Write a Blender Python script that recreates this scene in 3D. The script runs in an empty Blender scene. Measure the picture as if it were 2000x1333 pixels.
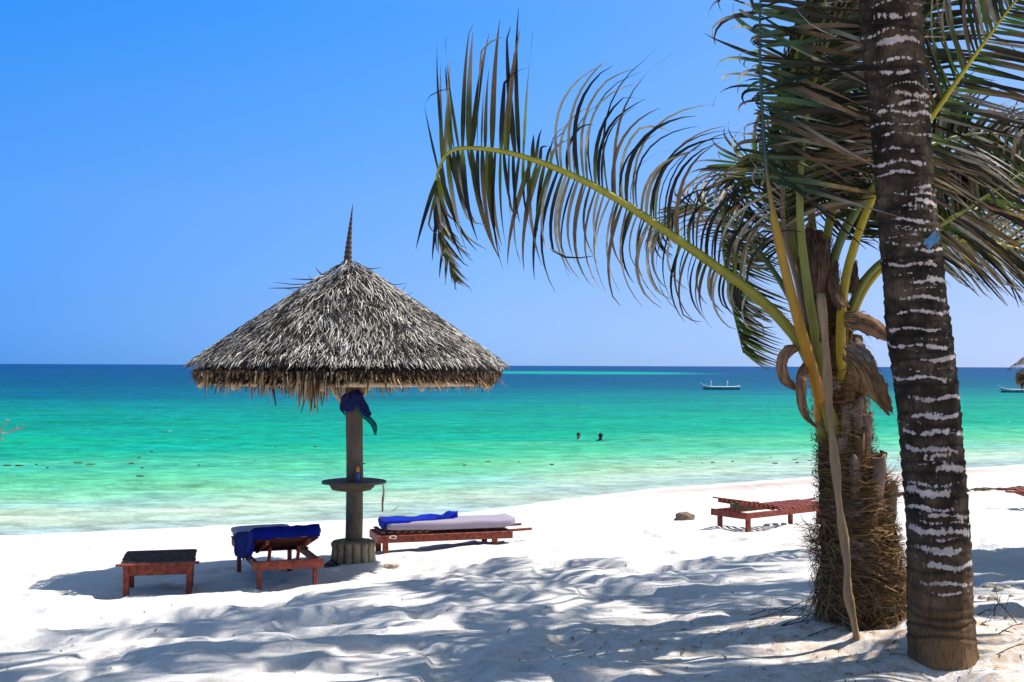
import bpy, math, random
import numpy as np
from mathutils import Vector, Matrix
R = math.radians
random.seed(7)
rng = np.random.RandomState(3)
scene = bpy.context.scene
COL = scene.collection

# ------------------------------------------------------------------ camera model
CAMZ = 3.2; F = 2300.0; PITCH = R(1.195); ROLL = R(0.2)
fwd = Vector((0, math.cos(PITCH), math.sin(PITCH)))
right = Vector((math.cos(ROLL), 0, math.sin(ROLL)))
right = (right - fwd * right.dot(fwd)).normalized()
up = right.cross(fwd).normalized()
CAM = Vector((0, 0, CAMZ))
def ray(u, v):
    return (fwd + right * ((u - 1000) / F) + up * ((666.5 - v) / F))
def W(u, v, D):
    d = ray(u, v)
    return CAM + d * (D / d.y)

# ------------------------------------------------------------------ noise + terrain
def _hash(ix, iy, seed):
    h = (ix.astype(np.int64) * 374761393 + iy.astype(np.int64) * 668265263 + seed * 982451653) & 0xffffffff
    h = ((h ^ (h >> 13)) * 1274126177) & 0xffffffff
    return ((h ^ (h >> 16)) & 0xffff) / 65535.0
def vnoise(x, y, seed=0):
    x = np.asarray(x, float); y = np.asarray(y, float)
    ix = np.floor(x); iy = np.floor(y); fx = x - ix; fy = y - iy
    fx = fx * fx * fx * (fx * (fx * 6 - 15) + 10); fy = fy * fy * fy * (fy * (fy * 6 - 15) + 10)
    a = _hash(ix, iy, seed); b = _hash(ix + 1, iy, seed); c = _hash(ix, iy + 1, seed); d = _hash(ix + 1, iy + 1, seed)
    return (a + (b - a) * fx) * (1 - fy) + (c + (d - c) * fx) * fy - 0.5
NX, NY = -0.53, 0.848
_sx = np.array([-400, -60, -9.5, -3.97, -1.18, .97, 3.7, 8.7, 14.6, 60, 400.])
_sy = np.array([-170, 5, 21.9, 24.05, 25.4, 27.9, 30.7, 34.1, 37.4, 64, 270.])
def shore_d(x, y):                       # signed distance, positive on land
    return (np.interp(x, _sx, _sy) - y) * 0.85
def height(x, y, bumps=True):
    x = np.asarray(x, float); y = np.asarray(y, float)
    s = NX * x + NY * y
    d = shore_d(x, y); d0 = 24.3 - s
    w = np.exp(-(np.clip(d, 0, 99) / 7.0) ** 2)
    base = 0.068 * (d0 * (1 - w) + d * w)
    base = np.where(base < 0, -1.2 * (1 - np.exp(base / 1.2)), base)
    base = np.where(base > 1.75, 1.75 + 0.6 * (1 - np.exp(-(base - 1.75) / 0.6)), base)
    if not bumps: return base
    k = np.clip((d - 0.2) / 2.5, 0, 1); k = k * k * (3 - 2 * k)
    xr = x * 0.985 + y * 0.17; yr = -x * 0.17 + y * 0.985
    wx = xr + vnoise(x * 0.9, y * 0.9, 31) * .8; wy = yr + vnoise(x * 0.8, y * 0.8, 32) * 0.8
    b = vnoise(wx * 0.33, wy * 0.6, 1) * 0.13
    b = b + (0.5 - np.abs(vnoise(wx * 0.75, wy * 1.9, 2)) * 2) * 0.062 * (0.35 + 1.0 * np.clip(vnoise(x * .25, y * .3, 9) + .5, 0, 1))
    b = b + vnoise(wx * 2.4, wy * 3.6, 3) * 0.052
    b = b + (0.5 - np.abs(vnoise(wx * 1.9 + 7, wy * 3.1, 12)) * 2) * 0.03
    b = b + vnoise(wx * 5, wy * 6.5, 4) * 0.022 + vnoise(wx * 10, wy * 12, 14) * 0.010
    f = vnoise(x * 2.6, y * 2.9, 5)
    b = b - 0.062 * np.clip((f - 0.16) / 0.12, 0, 1)
    calm = 1 - 0.45 * np.clip((y - 13) / 8, 0, 1)
    mound = 0.07 * np.exp(-(((x - 2.62) / .55) ** 2 + ((y - 8.55) / .5) ** 2)) - 0.035 * np.exp(-(((x - 2.72) / .5) ** 2 + ((y - 7.45) / .5) ** 2))
    berm = 0.07 * np.exp(-((d - 1.6) / 1.0) ** 2) + .02 * k * vnoise(x * 1.3, y * 1.3, 44)
    return base + b * k * calm + mound + berm * k
def H(x, y): return float(height(x, y))
def G(u, v):                             # pixel -> point on the sand
    lo, hi = 3.0, 80.0
    d = ray(u, v)
    t = 3.0
    while t < 90:
        p = CAM + d * (t / d.y)
        if p.z < float(height(p.x, p.y, False)): break
        t += 0.05
    return Vector((p.x, p.y, H(p.x, p.y)))

# ------------------------------------------------------------------ tagging / building
def tag(o, label=None, cat=None, group=None, kind=None):
    if label: o['label'] = label
    if cat: o['category'] = cat
    if group: o['group'] = group
    if kind: o['kind'] = kind
    return o
def empty(name, loc, rz=0, **k):
    o = bpy.data.objects.new(name, None); COL.objects.link(o)
    o.location = loc; o.rotation_euler = (0, 0, rz); o.empty_display_size = .2
    return tag(o, **k)
def copy_tree(o, parent=None):
    c = o.copy(); COL.objects.link(c); c.parent = parent
    for ch in list(o.children): copy_tree(ch, c)
    return c

class MB:
    def __init__(s): s.v = []; s.f = []; s.c = []; s.m = []
    def add(s, vs, fs, col=(1, 1, 1), mi=0):
        n = len(s.v); s.v += [tuple(p) for p in vs]
        if len(vs) and isinstance(col, list): s.c += col
        else: s.c += [col] * len(vs)
        for f in fs: s.f.append(tuple(i + n for i in f)); s.m.append(mi)
    def box(s, c, size, rot=None, col=(1, 1, 1), j=0.0, bev=0.006, mi=0):
        # chamfered box
        hx, hy, hz = size[0] / 2, size[1] / 2, size[2] / 2
        b = min(bev, hx * .45, hy * .45, hz * .45)
        M = rot if rot is not None else Matrix.Identity(3)
        vs = []; idx = {}
        for sx in (-1, 1):
            for sy in (-1, 1):
                for sz in (-1, 1):
                    jx, jy, jz = (random.uniform(-j, j) for _ in range(3))
                    for a in range(3):
                        p = [sx * hx, sy * hy, sz * hz]; q = [sx * (hx - b), sy * (hy - b), sz * (hz - b)]
                        q[a] = p[a]; idx[(sx, sy, sz, a)] = len(vs)
                        vs.append(Vector(c) + M @ Vector((q[0] + jx, q[1] + jy, q[2] + jz)))
        fs = []
        for a in range(3):
            o1, o2 = (a + 1) % 3, (a + 2) % 3
            for sg in (-1, 1):
                q = []
                for (p1, p2) in ((-1, -1), (1, -1), (1, 1), (-1, 1)):
                    k = [0, 0, 0]; k[a] = sg; k[o1] = p1; k[o2] = p2
                    q.append(idx[(k[0], k[1], k[2], a)])
                fs.append(q if sg > 0 else q[::-1])
        for a in range(3):                       # edges parallel to a
            o1, o2 = (a + 1) % 3, (a + 2) % 3
            for p1 in (-1, 1):
                for p2 in (-1, 1):
                    k0 = [0, 0, 0]; k0[a] = -1; k0[o1] = p1; k0[o2] = p2
                    k1 = list(k0); k1[a] = 1
                    q = [idx[(*k0, o1)], idx[(*k1, o1)], idx[(*k1, o2)], idx[(*k0, o2)]]
                    fs.append(q if p1 * p2 < 0 else q[::-1])
        for sx in (-1, 1):
            for sy in (-1, 1):
                for sz in (-1, 1):
                    q = [idx[(sx, sy, sz, a)] for a in range(3)]
                    fs.append(q if sx * sy * sz > 0 else q[::-1])
        s.add(vs, fs, col, mi)
    def tube(s, pts, rad, n=10, col=(1, 1, 1), cap=True, flat=1.0, ref=None, jit=0.0):
        pts = [Vector(p) for p in pts]
        if not hasattr(rad, '__len__'): rad = [rad] * len(pts)
        vs = []; cs = []
        r0 = Vector(ref) if ref else None
        prev = None
        for i, p in enumerate(pts):
            t = (pts[min(i + 1, len(pts) - 1)] - pts[max(i - 1, 0)]).normalized()
            if prev is None:
                a = r0 if r0 else (Vector((0, 0, 1)) if abs(t.z) < .8 else Vector((1, 0, 0)))
            else: a = prev
            a = (a - t * a.dot(t)).normalized(); prev = a
            b = t.cross(a)
            for k in range(n):
                an = 2 * math.pi * k / n
                r = rad[i] * (1 + random.uniform(-jit, jit))
                vs.append(p + a * (math.cos(an) * r * flat) + b * (math.sin(an) * r))
                cs.append(col[i] if isinstance(col, list) else col)
        fs = []
        for i in range(len(pts) - 1):
            for k in range(n):
                k2 = (k + 1) % n
                fs.append((i * n + k, i * n + k2, (i + 1) * n + k2, (i + 1) * n + k))
        if cap:
            fs.append(tuple(range(n))[::-1]); fs.append(tuple(range((len(pts) - 1) * n, len(pts) * n)))
        s.add(vs, fs, cs)
    def ribbon(s, pts, widths, sides, cols):
        vs = []; cs = []
        for p, w, sd, c in zip(pts, widths, sides, cols):
            vs += [p - sd * (w / 2), p + sd * (w / 2)]; cs += [c, c]
        fs = [(2 * i, 2 * i + 1, 2 * i + 3, 2 * i + 2) for i in range(len(pts) - 1)]
        s.add(vs, fs, cs)
    def build(s, name, mats, parent=None, smooth=True, loc=None, origin=None, sharp=None):
        me = bpy.data.meshes.new(name)
        off = Vector((0, 0, 0))
        if parent is not None and origin is None and getattr(s, 'world', True):
            q = parent
            while q is not None: off += Vector(q.location); q = q.parent
        if origin is not None: off = Vector(origin)
        v = np.array([tuple(p) for p in s.v], dtype=np.float32) - np.array(off, dtype=np.float32)
        me.from_pydata(v.tolist(), [], s.f)
        if not isinstance(mats, (list, tuple)): mats = [mats]
        for m in mats: me.materials.append(m)
        me.polygons.foreach_set('material_index', s.m)
        at = me.color_attributes.new('Col', 'FLOAT_COLOR', 'POINT')
        c = np.ones((len(s.c), 4), dtype=np.float32); c[:, :3] = np.array([tuple(q)[:3] for q in s.c])
        at.data.foreach_set('color', c.ravel())
        if smooth:
            me.polygons.foreach_set('use_smooth', [True] * len(me.polygons))
            if sharp: me.set_sharp_from_angle(angle=R(sharp))
        me.update()
        o = bpy.data.objects.new(name, me); COL.objects.link(o)
        if parent is not None: o.parent = parent
        elif origin is not None: o.location = off
        return o
def local(mb): mb.world = False; return mb

# ------------------------------------------------------------------ materials
def nodes(name):
    m = bpy.data.materials.new(name); m.use_nodes = True
    nt = m.node_tree; nt.nodes.clear()
    out = nt.nodes.new('ShaderNodeOutputMaterial')
    return m, nt, out
def N(nt, t, **k):
    n = nt.nodes.new(t)
    for a, b in k.items():
        if a in n.inputs: n.inputs[a].default_value = b
        else: setattr(n, a, b)
    return n
def ramp(nt, src, stops, interp='LINEAR'):
    r = nt.nodes.new('ShaderNodeValToRGB'); r.color_ramp.interpolation = interp
    e = r.color_ramp.elements
    while len(e) < len(stops): e.new(0.5)
    for el, (p, c) in zip(e, stops):
        el.position = p; el.color = (*c, 1) if hasattr(c, '__len__') else (c, c, c, 1)
    nt.links.new(src, r.inputs['Fac']); return r.outputs['Color']
def mixc(nt, f, a, b, mode='MIX'):
    m = nt.nodes.new('ShaderNodeMix'); m.data_type = 'RGBA'; m.blend_type = mode
    for key, val in ((0, f), (6, a), (7, b)):
        if isinstance(val, (int, float)): m.inputs[key].default_value = val if key == 0 else (val, val, val, 1)
        elif isinstance(val, tuple): m.inputs[key].default_value = (*val, 1)
        else: nt.links.new(val, m.inputs[key])
    return m.outputs[2]
def math_(nt, op, a, b=None, c=None):
    m = nt.nodes.new('ShaderNodeMath'); m.operation = op
    for i, v in enumerate((a, b, c)):
        if v is None: continue
        if isinstance(v, (int, float)): m.inputs[i].default_value = v
        else: nt.links.new(v, m.inputs[i])
    return m.outputs[0]
def coords(nt, scale=(1, 1, 1), kind='Object'):
    t = nt.nodes.new('ShaderNodeTexCoord'); mp = nt.nodes.new('ShaderNodeMapping')
    mp.inputs['Scale'].default_value = scale
    nt.links.new(t.outputs[kind], mp.inputs[0]); return mp.outputs[0]
def noise(nt, vec, scale, detail=4, rough=.55, dist=0):
    n = N(nt, 'ShaderNodeTexNoise'); n.inputs['Scale'].default_value = scale
    n.inputs['Detail'].default_value = detail; n.inputs['Roughness'].default_value = rough
    n.inputs['Distortion'].default_value = dist
    nt.links.new(vec, n.inputs['Vector']); return n.outputs['Fac']
def surf(name, col, rough=.7, var=.25, scale=6, stretch=(1, 1, 1), bump=.3, bdist=.01, bscale=None, attr=False, spec=.3, transl=0, sheen=0, tcol=None, col2=None):
    m, nt, out = nodes(name)
    p = N(nt, 'ShaderNodeBsdfPrincipled'); p.inputs['Roughness'].default_value = rough
    p.inputs['Specular IOR Level'].default_value = spec
    if sheen: p.inputs['Sheen Weight'].default_value = sheen
    co = coords(nt, stretch)
    n1 = noise(nt, co, scale, 5, .6)
    c2 = col2 or tuple(c * (1 - var) for c in col)
    base = ramp(nt, n1, [(.3, c2), (.7, tuple(min(1, c * (1 + var * .6)) for c in col))])
    if attr:
        a = N(nt, 'ShaderNodeAttribute', attribute_name='Col')
        base = mixc(nt, 1.0, base, a.outputs['Color'], 'MULTIPLY')
    nt.links.new(base, p.inputs['Base Color'])
    n2 = noise(nt, co, bscale or scale * 4, 4, .6)
    b = N(nt, 'ShaderNodeBump'); b.inputs['Strength'].default_value = bump; b.inputs['Distance'].default_value = bdist
    nt.links.new(n2, b.inputs['Height']); nt.links.new(b.outputs[0], p.inputs['Normal'])
    sh = p.outputs[0]
    if transl:
        t = N(nt, 'ShaderNodeBsdfTranslucent')
        if tcol: nt.links.new(mixc(nt, 1.0, base, tcol, 'MULTIPLY'), t.inputs['Color'])
        else: nt.links.new(base, t.inputs['Color'])
        mx = N(nt, 'ShaderNodeMixShader'); mx.inputs[0].default_value = transl
        nt.links.new(sh, mx.inputs[1]); nt.links.new(t.outputs[0], mx.inputs[2]); sh = mx.outputs[0]
    nt.links.new(sh, out.inputs[0])
    return m
M = {}
M['leaf'] = surf('palm_leaflet', (1, 1, 1), rough=.50, var=.35, scale=14, bump=.25, attr=True, spec=.38, transl=.30, tcol=(1.25, 1.3, .6))
M['rachis'] = surf('frond_stalk', (1, 1, 1), rough=.45, var=.25, scale=14, stretch=(1, 1, .35), bump=.25, attr=True, spec=.4)
M['fibre'] = surf('palm_fibre', (1, 1, 1), rough=.9, var=.35, scale=25, bump=.5, attr=True, spec=.1)
M['boot'] = surf('dry_leaf_base', (1, 1, 1), rough=.8, var=.4, scale=16, stretch=(1, 1, .22), bump=.6, bdist=.015, attr=True, spec=.15)
M['thatch'] = surf('thatch', (1, 1, 1), rough=.75, var=.25, scale=18, bump=.2, attr=True, spec=.25)
M['redwood'] = surf('red_stained_wood', (.25, .052, .030), rough=.6, var=.6, scale=9, stretch=(2, 2, 2), bump=.5, spec=.25, col2=(.085, .018, .012))
M['darkred'] = surf('shade_dark_red_wood', (.075, .018, .011), rough=.7, var=.5, scale=7, stretch=(2, 5, 5), bump=.4, spec=.15)  # raised lounger's slats: red wood with the shade under its back put into the colour
M['greywood'] = surf('weathered_dark_wood', (.12, .070, .050), rough=.85, var=.45, scale=7, stretch=(5, .8, 5), bump=.5, spec=.08, col2=(.05, .029, .022))
M['post'] = surf('weathered_post', (.15, .115, .085), rough=.85, var=.45, scale=5, stretch=(1.5, 1.5, .5), bump=.5, bdist=.012, spec=.1)
M['concrete'] = surf('mottled_concrete', (.34, .27, .17), attr=True, rough=.9, var=.5, scale=6, bump=.7, bdist=.012, spec=.1)
M['board'] = surf('shelf_board', (.11, .09, .075), rough=.7, var=.4, scale=8, stretch=(.7, 4, 4), bump=.4, spec=.2)
M['bracket'] = surf('bracket_wood', (.20, .15, .09), rough=.8, var=.45, scale=9, stretch=(.6, 4, 4), bump=.5, spec=.1)
M['timber'] = surf('pale_timber', (.70, .48, .27), rough=.7, var=.3, scale=7, bump=.3, spec=.2)
M['mattress'] = surf('lilac_grey_fabric', (.31, .265, .33), rough=.95, var=.08, scale=4, bump=.35, bdist=.004, bscale=160, spec=.05, sheen=.2)
M['towel2'] = surf('navy_towel', (.002, .009, .15), rough=.95, var=.4, scale=7, bump=.7, bdist=.006, bscale=120, spec=.05, sheen=.05)
M['towel'] = surf('royal_blue_towel', (.003, .018, .32), rough=.95, var=.3, scale=7, bump=.6, bdist=.006, bscale=120, spec=.05, sheen=.05)
M['navy'] = surf('navy_cloth', (.02, .03, .12), rough=.9, var=.4, scale=20, bump=.5, spec=.05)
M['teal'] = surf('teal_cloth', (.03, .30, .30), rough=.85, var=.3, scale=20, bump=.4, spec=.05, transl=.3)
M['stick'] = surf('driftwood_stick', (.30, .21, .13), rough=.85, var=.5, scale=14, stretch=(1, 1, .3), bump=.6, spec=.1)
M['bleached'] = surf('bleached_twig', (.55, .42, .36), rough=.8, var=.2, scale=14, bump=.3, spec=.1)
M['twig'] = surf('dark_twig', (.07, .045, .035), rough=.9, var=.4, scale=20, bump=.3, spec=.1)
M['husk'] = surf('husk', (.26, .19, .14), rough=.95, var=.5, scale=10, stretch=(1, 4, 4), bump=.9, bdist=.02, spec=.05)
M['stone'] = surf('coral_stone', (.55, .47, .37), rough=.9, var=.3, scale=12, bump=.7, bdist=.02, spec=.1)
M['hull'] = surf('hull_paint', (.42, .50, .56), rough=.5, var=.2, scale=1.5, bump=.1, spec=.3)
M['hullwhite'] = surf('white_gunwale', (.75, .75, .76), rough=.5, var=.1, scale=2, bump=.1, spec=.3)
M['hulldark'] = surf('dark_keel', (.015, .02, .025), rough=.6, var=.3, scale=2, bump=.1, spec=.2)
M['skin'] = surf('skin', (.36, .18, .12), rough=.5, var=.15, scale=6, bump=.05, spec=.4)
M['skin2'] = surf('deep_brown_skin', (.035, .02, .018), rough=.5, var=.15, scale=6, bump=.05, spec=.3)
M['hair'] = surf('black_hair', (.008, .006, .006), rough=.5, var=.3, scale=30, bump=.3, spec=.3)
M['red'] = surf('red_swimsuit', (.45, .03, .04), rough=.7, var=.2, scale=8, bump=.1)
M['wetsuit'] = surf('dark_swim_shirt', (.012, .012, .03), rough=.6, var=.2, scale=8, bump=.1)
M['plateblue'] = surf('blue_enamel', (.045, .17, .34), rough=.35, var=.45, scale=22, bump=.2, spec=.5)
M['ochreboard'] = surf('ochre_board', (.42, .22, .05), rough=.6, var=.3, scale=10, bump=.3)
M['bottleblue'] = surf('blue_plastic', (.01, .06, .35), rough=.3, var=.1, scale=8, bump=0, spec=.5)
M['caporange'] = surf('orange_plastic', (.75, .28, .01), rough=.35, var=.1, scale=8, bump=0, spec=.5)
M['rubber'] = surf('black_rubber', (.015, .015, .018), rough=.7, var=.2, scale=10, bump=.1)
M['leafyellow'] = surf('yellow_leaf', (.65, .38, .04), rough=.6, var=.2, scale=30, bump=.1)
M['weed'] = surf('seaweed', (.10, .065, .02), rough=.8, var=.5, scale=30, bump=.5)
M['rope'] = surf('white_rope', (.7, .66, .6), rough=.9, var=.1, scale=30, bump=.3)

def sand_mat():
    m, nt, out = nodes('white_coral_sand')
    p = N(nt, 'ShaderNodeBsdfPrincipled'); p.inputs['Roughness'].default_value = .95
    p.inputs['Specular IOR Level'].default_value = .12
    co = coords(nt)
    a = N(nt, 'ShaderNodeAttribute', attribute_name='Col')         # R = wetness, G = coarse dirt
    sep = N(nt, 'ShaderNodeSeparateColor'); nt.links.new(a.outputs['Color'], sep.inputs[0])
    n1 = noise(nt, co, .7, 6, .6); n2 = noise(nt, co, 45, 4, .7); n3 = noise(nt, co, 9, 5, .65)
    base = ramp(nt, n1, [(.3, (.66, .63, .60)), (.7, (.74, .715, .69))])
    g = ramp(nt, n2, [(.28, .80), (.62, 1.04)])
    base = mixc(nt, 1, base, g, 'MULTIPLY')
    # tan grit patches under the palms
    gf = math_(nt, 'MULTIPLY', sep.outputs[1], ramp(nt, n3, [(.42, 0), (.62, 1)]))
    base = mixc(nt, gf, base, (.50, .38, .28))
    wf = math_(nt, 'MULTIPLY', sep.outputs[0], ramp(nt, noise(nt, coords(nt, (.35, .35, 1)), 1.2, 4), [(.3, .55), (.6, 1)]))
    base = mixc(nt, wf, base, (.40, .315, .27))
    # dark specks of debris
    v = N(nt, 'ShaderNodeTexVoronoi'); v.inputs['Scale'].default_value = 7; nt.links.new(co, v.inputs['Vector'])
    sp = ramp(nt, v.outputs['Distance'], [(.0, 1), (.045, 1), (.06, 0)])
    sel = ramp(nt, noise(nt, co, 5, 2), [(.56, 0), (.6, 1)])
    spf = math_(nt, 'MULTIPLY', sp, sel)
    base = mixc(nt, math_(nt, 'MULTIPLY', spf, .85), base, (.09, .06, .045))
    nt.links.new(base, p.inputs['Base Color'])
    h = math_(nt, 'ADD', math_(nt, 'MULTIPLY', noise(nt, co, 14, 6, .7), 1.0), math_(nt, 'MULTIPLY', n2, .25))
    b = N(nt, 'ShaderNodeBump'); b.inputs['Strength'].default_value = .55; b.inputs['Distance'].default_value = .03
    nt.links.new(h, b.inputs['Height']); nt.links.new(b.outputs[0], p.inputs['Normal'])
    nt.links.new(p.outputs[0], out.inputs[0]); return m

def water_mat():
    m, nt, out = nodes('tropical_sea')
    geo = N(nt, 'ShaderNodeNewGeometry')
    a = N(nt, 'ShaderNodeAttribute', attribute_name='dist')
    def mapped(sc, rot=R(-28)):
        mp = N(nt, 'ShaderNodeMapping'); mp.inputs['Scale'].default_value = sc; mp.inputs['Rotation'].default_value = (0, 0, rot)
        nt.links.new(geo.outputs['Position'], mp.inputs[0]); return mp.outputs[0]
    big = noise(nt, mapped((.012, .05, 1), R(-12)), 1, 5, .6)
    mid = noise(nt, mapped((.06, .28, 1), R(-12)), 1, 5, .6)
    fine = noise(nt, mapped((1.1, 1.7, 1), R(-8)), 1, 6, .7)
    d = math_(nt, 'ADD', a.outputs['Fac'], math_(nt, 'MULTIPLY', math_(nt, 'SUBTRACT', mid, .5), math_(nt, 'MULTIPLY', math_(nt, 'MINIMUM', a.outputs['Fac'], 60.0), .8)))
    d = math_(nt, 'MAXIMUM', d, 0.0)
    d = math_(nt, 'ADD', d, math_(nt, 'MULTIPLY', math_(nt, 'SUBTRACT', big, .5), math_(nt, 'MULTIPLY', math_(nt, 'MINIMUM', d, 900.0), .9)))
    # log scale: 1 m -> 0, 1000 m -> 1
    l = math_(nt, 'DIVIDE', math_(nt, 'LOGARITHM', math_(nt, 'MAXIMUM', d, 1.0), 10), 3.0)
    col = ramp(nt, l, WATER)
    f2 = ramp(nt, fine, [(.36, .62), (.5, 1.0), (.64, 1.36)])
    col = mixc(nt, .85, col, f2, 'MULTIPLY')
    f4 = ramp(nt, noise(nt, mapped((.07, .13, 1), R(-9)), 1, 7, .74), [(.34, .76), (.5, 1.0), (.66, 1.20)])
    col = mixc(nt, math_(nt, 'MINIMUM', math_(nt, 'DIVIDE', a.outputs['Fac'], 40.0), .9), col, f4, 'MULTIPLY')
    f3 = ramp(nt, noise(nt, mapped((.42, .62, 1), R(-10)), 1, 6, .72), [(.34, .74), (.66, 1.22)])
    col = mixc(nt, .8, col, f3, 'MULTIPLY')
    # pale sandbank far out
    mpb = N(nt, 'ShaderNodeMapping'); mpb.inputs['Location'].default_value = (-28 / 70, -560 / 130, 0); mpb.inputs['Scale'].default_value = (1 / 70, 1 / 130, 0); nt.links.new(geo.outputs['Position'], mpb.inputs[0])
    ln = N(nt, 'ShaderNodeVectorMath', operation='LENGTH'); nt.links.new(mpb.outputs[0], ln.inputs[0])
    bank = ramp(nt, math_(nt, 'ADD', ln.outputs['Value'], math_(nt, 'MULTIPLY', math_(nt, 'SUBTRACT', big, .5), 1.2)), [(.7, .9), (1.15, 0)])
    col = mixc(nt, bank, col, lin(10, 200, 175, WK))
    # swash foam
    fo = noise(nt, mapped((.5, 1.3, 1)), 1, 6, .65, .6)
    hu = noise(nt, mapped((.10, .17, 1), R(-12)), 1, 6, .68)
    col = mixc(nt, .9, col, ramp(nt, hu, [(.36, (1.14, 1.0, .86)), (.5, (1, 1, 1)), (.64, (.9, .96, 1.28))]), 'MULTIPLY')
    lip = ramp(nt, math_(nt, 'ADD', a.outputs['Fac'], math_(nt, 'MULTIPLY', fo, .5)), [(.32, .9), (.42, 0)])
    
    nf = math_(nt, 'SUBTRACT', 1.0, math_(nt, 'MINIMUM', math_(nt, 'DIVIDE', math_(nt, 'ABSOLUTE', math_(nt, 'SUBTRACT', a.outputs['Fac'], 2.6)), 2.6), 1.0))
    foam = ramp(nt, math_(nt, 'ADD', math_(nt, 'MULTIPLY', nf, .33), math_(nt, 'MULTIPLY', fo, .75)), [(.66, 0), (.86, .75)])
    col = mixc(nt, foam, col, (.78, .77, .72))
    col = mixc(nt, lip, col, (.80, .80, .76))
    # scattered small crests
    cr = noise(nt, mapped((1.3, 2.6, 1), R(-5)), 1, 3, .5)
    crest = math_(nt, 'MULTIPLY', ramp(nt, cr, [(.71, 0), (.76, .8)]), ramp(nt, mid, [(.45, .1), (.6, 1)]))
    col = mixc(nt, crest, col, (.75, .85, .85))
    cr2 = noise(nt, mapped((.22, .95, 1), R(-5)), 1, 4, .6)
    c2 = math_(nt, 'MULTIPLY', ramp(nt, cr2, [(.715, 0), (.75, .7)]), ramp(nt, l, [(.45, 0), (.6, 1)]))
    col = mixc(nt, c2, col, (.6, .75, .78))
    dif = N(nt, 'ShaderNodeBsdfPrincipled'); dif.inputs['Roughness'].default_value = .35
    dif.inputs['IOR'].default_value = 1.33; dif.inputs['Specular IOR Level'].default_value = .03
    nt.links.new(col, dif.inputs['Base Color'])
    hh = math_(nt, 'ADD', math_(nt, 'MULTIPLY', noise(nt, mapped((.9, 2.2, 1), R(-10)), 1, 6, .7), 1.0), math_(nt, 'MULTIPLY', mid, 1.5))
    b = N(nt, 'ShaderNodeBump'); b.inputs['Strength'].default_value = .8; b.inputs['Distance'].default_value = .35
    nt.links.new(hh, b.inputs['Height']); nt.links.new(b.outputs[0], dif.inputs['Normal'])
    nt.links.new(dif.outputs[0], out.inputs[0]); return m
def lin(r, g, b, k=1.0):
    return tuple(k * ((c / 255 / 12.92) if c / 255 < .04045 else ((c / 255 + .055) / 1.055) ** 2.4) for c in (r, g, b))
WK = .50
WATER = [(.0, lin(196, 222, 208, .62)), (.18, lin(196, 232, 205, .64)), (.33, lin(110, 226, 172, .60)), (.43, lin(18, 210, 162, .52)), (.53, lin(2, 190, 158, WK)),
         (.60, lin(0, 168, 158, WK)), (.655, lin(0, 128, 152, WK)), (.74, lin(0, 102, 142, WK)), (.86, lin(0, 92, 142, WK)), (1.0, lin(0, 80, 144, WK))]

# ------------------------------------------------------------------ setting: beach, sea
def axis(lo, hi, fine, step, growth=1.16):
    a = list(np.arange(fine[0], fine[1] + 1e-6, step))
    s = step; x = fine[1]; r = []
    while x < hi: s = min(s * growth, 3000); x += s; r.append(x)
    s = step; x = fine[0]; l = []
    while x > lo: s = min(s * growth, 3000); x -= s; l.append(x)
    return np.array(l[::-1] + a + r)
def grid(name, xs, ys, zf, mat):
    X, Y = np.meshgrid(xs, ys)
    Z = zf(X, Y)
    n, mth = len(xs), len(ys)
    v = np.stack([X.ravel(), Y.ravel(), Z.ravel()], 1)
    i = np.arange((n - 1) * (mth - 1)); r = i // (n - 1); c = i % (n - 1); b = r * n + c
    q = np.stack([b, b + 1, b + n + 1, b + n], 1)
    me = bpy.data.meshes.new(name)
    me.vertices.add(len(v)); me.vertices.foreach_set('co', v.astype(np.float32).ravel())
    me.loops.add(q.size); me.loops.foreach_set('vertex_index', q.astype(np.int32).ravel())
    me.polygons.add(len(q)); me.polygons.foreach_set('loop_start', (np.arange(len(q)) * 4).astype(np.int32))
    me.polygons.foreach_set('use_smooth', np.ones(len(q), bool))
    me.update(calc_edges=True); me.validate()
    me.materials.append(mat)
    o = bpy.data.objects.new(name, me); COL.objects.link(o)
    return o, X, Y, Z
xs = axis(-20000, 20000, (-7.5, 8.5), .045); ys = axis(-20000, 20000, (5.2, 19), .045)
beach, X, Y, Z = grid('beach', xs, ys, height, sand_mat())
d = shore_d(X, Y)
wet = np.clip(1 - np.abs(d - 1.9) / 2.3, 0, 1) * np.clip((X + 1) / 6, 0, 1)
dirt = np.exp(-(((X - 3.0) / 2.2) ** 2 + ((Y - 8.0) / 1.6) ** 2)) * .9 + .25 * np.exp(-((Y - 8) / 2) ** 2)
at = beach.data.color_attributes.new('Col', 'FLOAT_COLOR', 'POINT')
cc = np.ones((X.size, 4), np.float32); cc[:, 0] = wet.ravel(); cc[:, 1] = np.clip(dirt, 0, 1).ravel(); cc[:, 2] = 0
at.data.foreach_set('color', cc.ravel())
tag(beach, kind='structure')
# sea: flat far out, small real waves near the shore
xs = axis(-30000, 30000, (-30, 45), .55); ys = axis(-200, 40000, (20, 75), .35)
def seaz(x, y):
    d = -shore_d(x, y)
    k = np.clip(d / 6, 0.15, 1) * np.clip(1 - d / 160, 0, 1)
    return k * (vnoise(x * .22 - y * .1, y * .75 + x * .1, 21) * .10 + vnoise(x * .6, y * 1.4, 22) * .03)
sea, X, Y, Z = grid('sea', xs, ys, seaz, water_mat())
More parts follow.
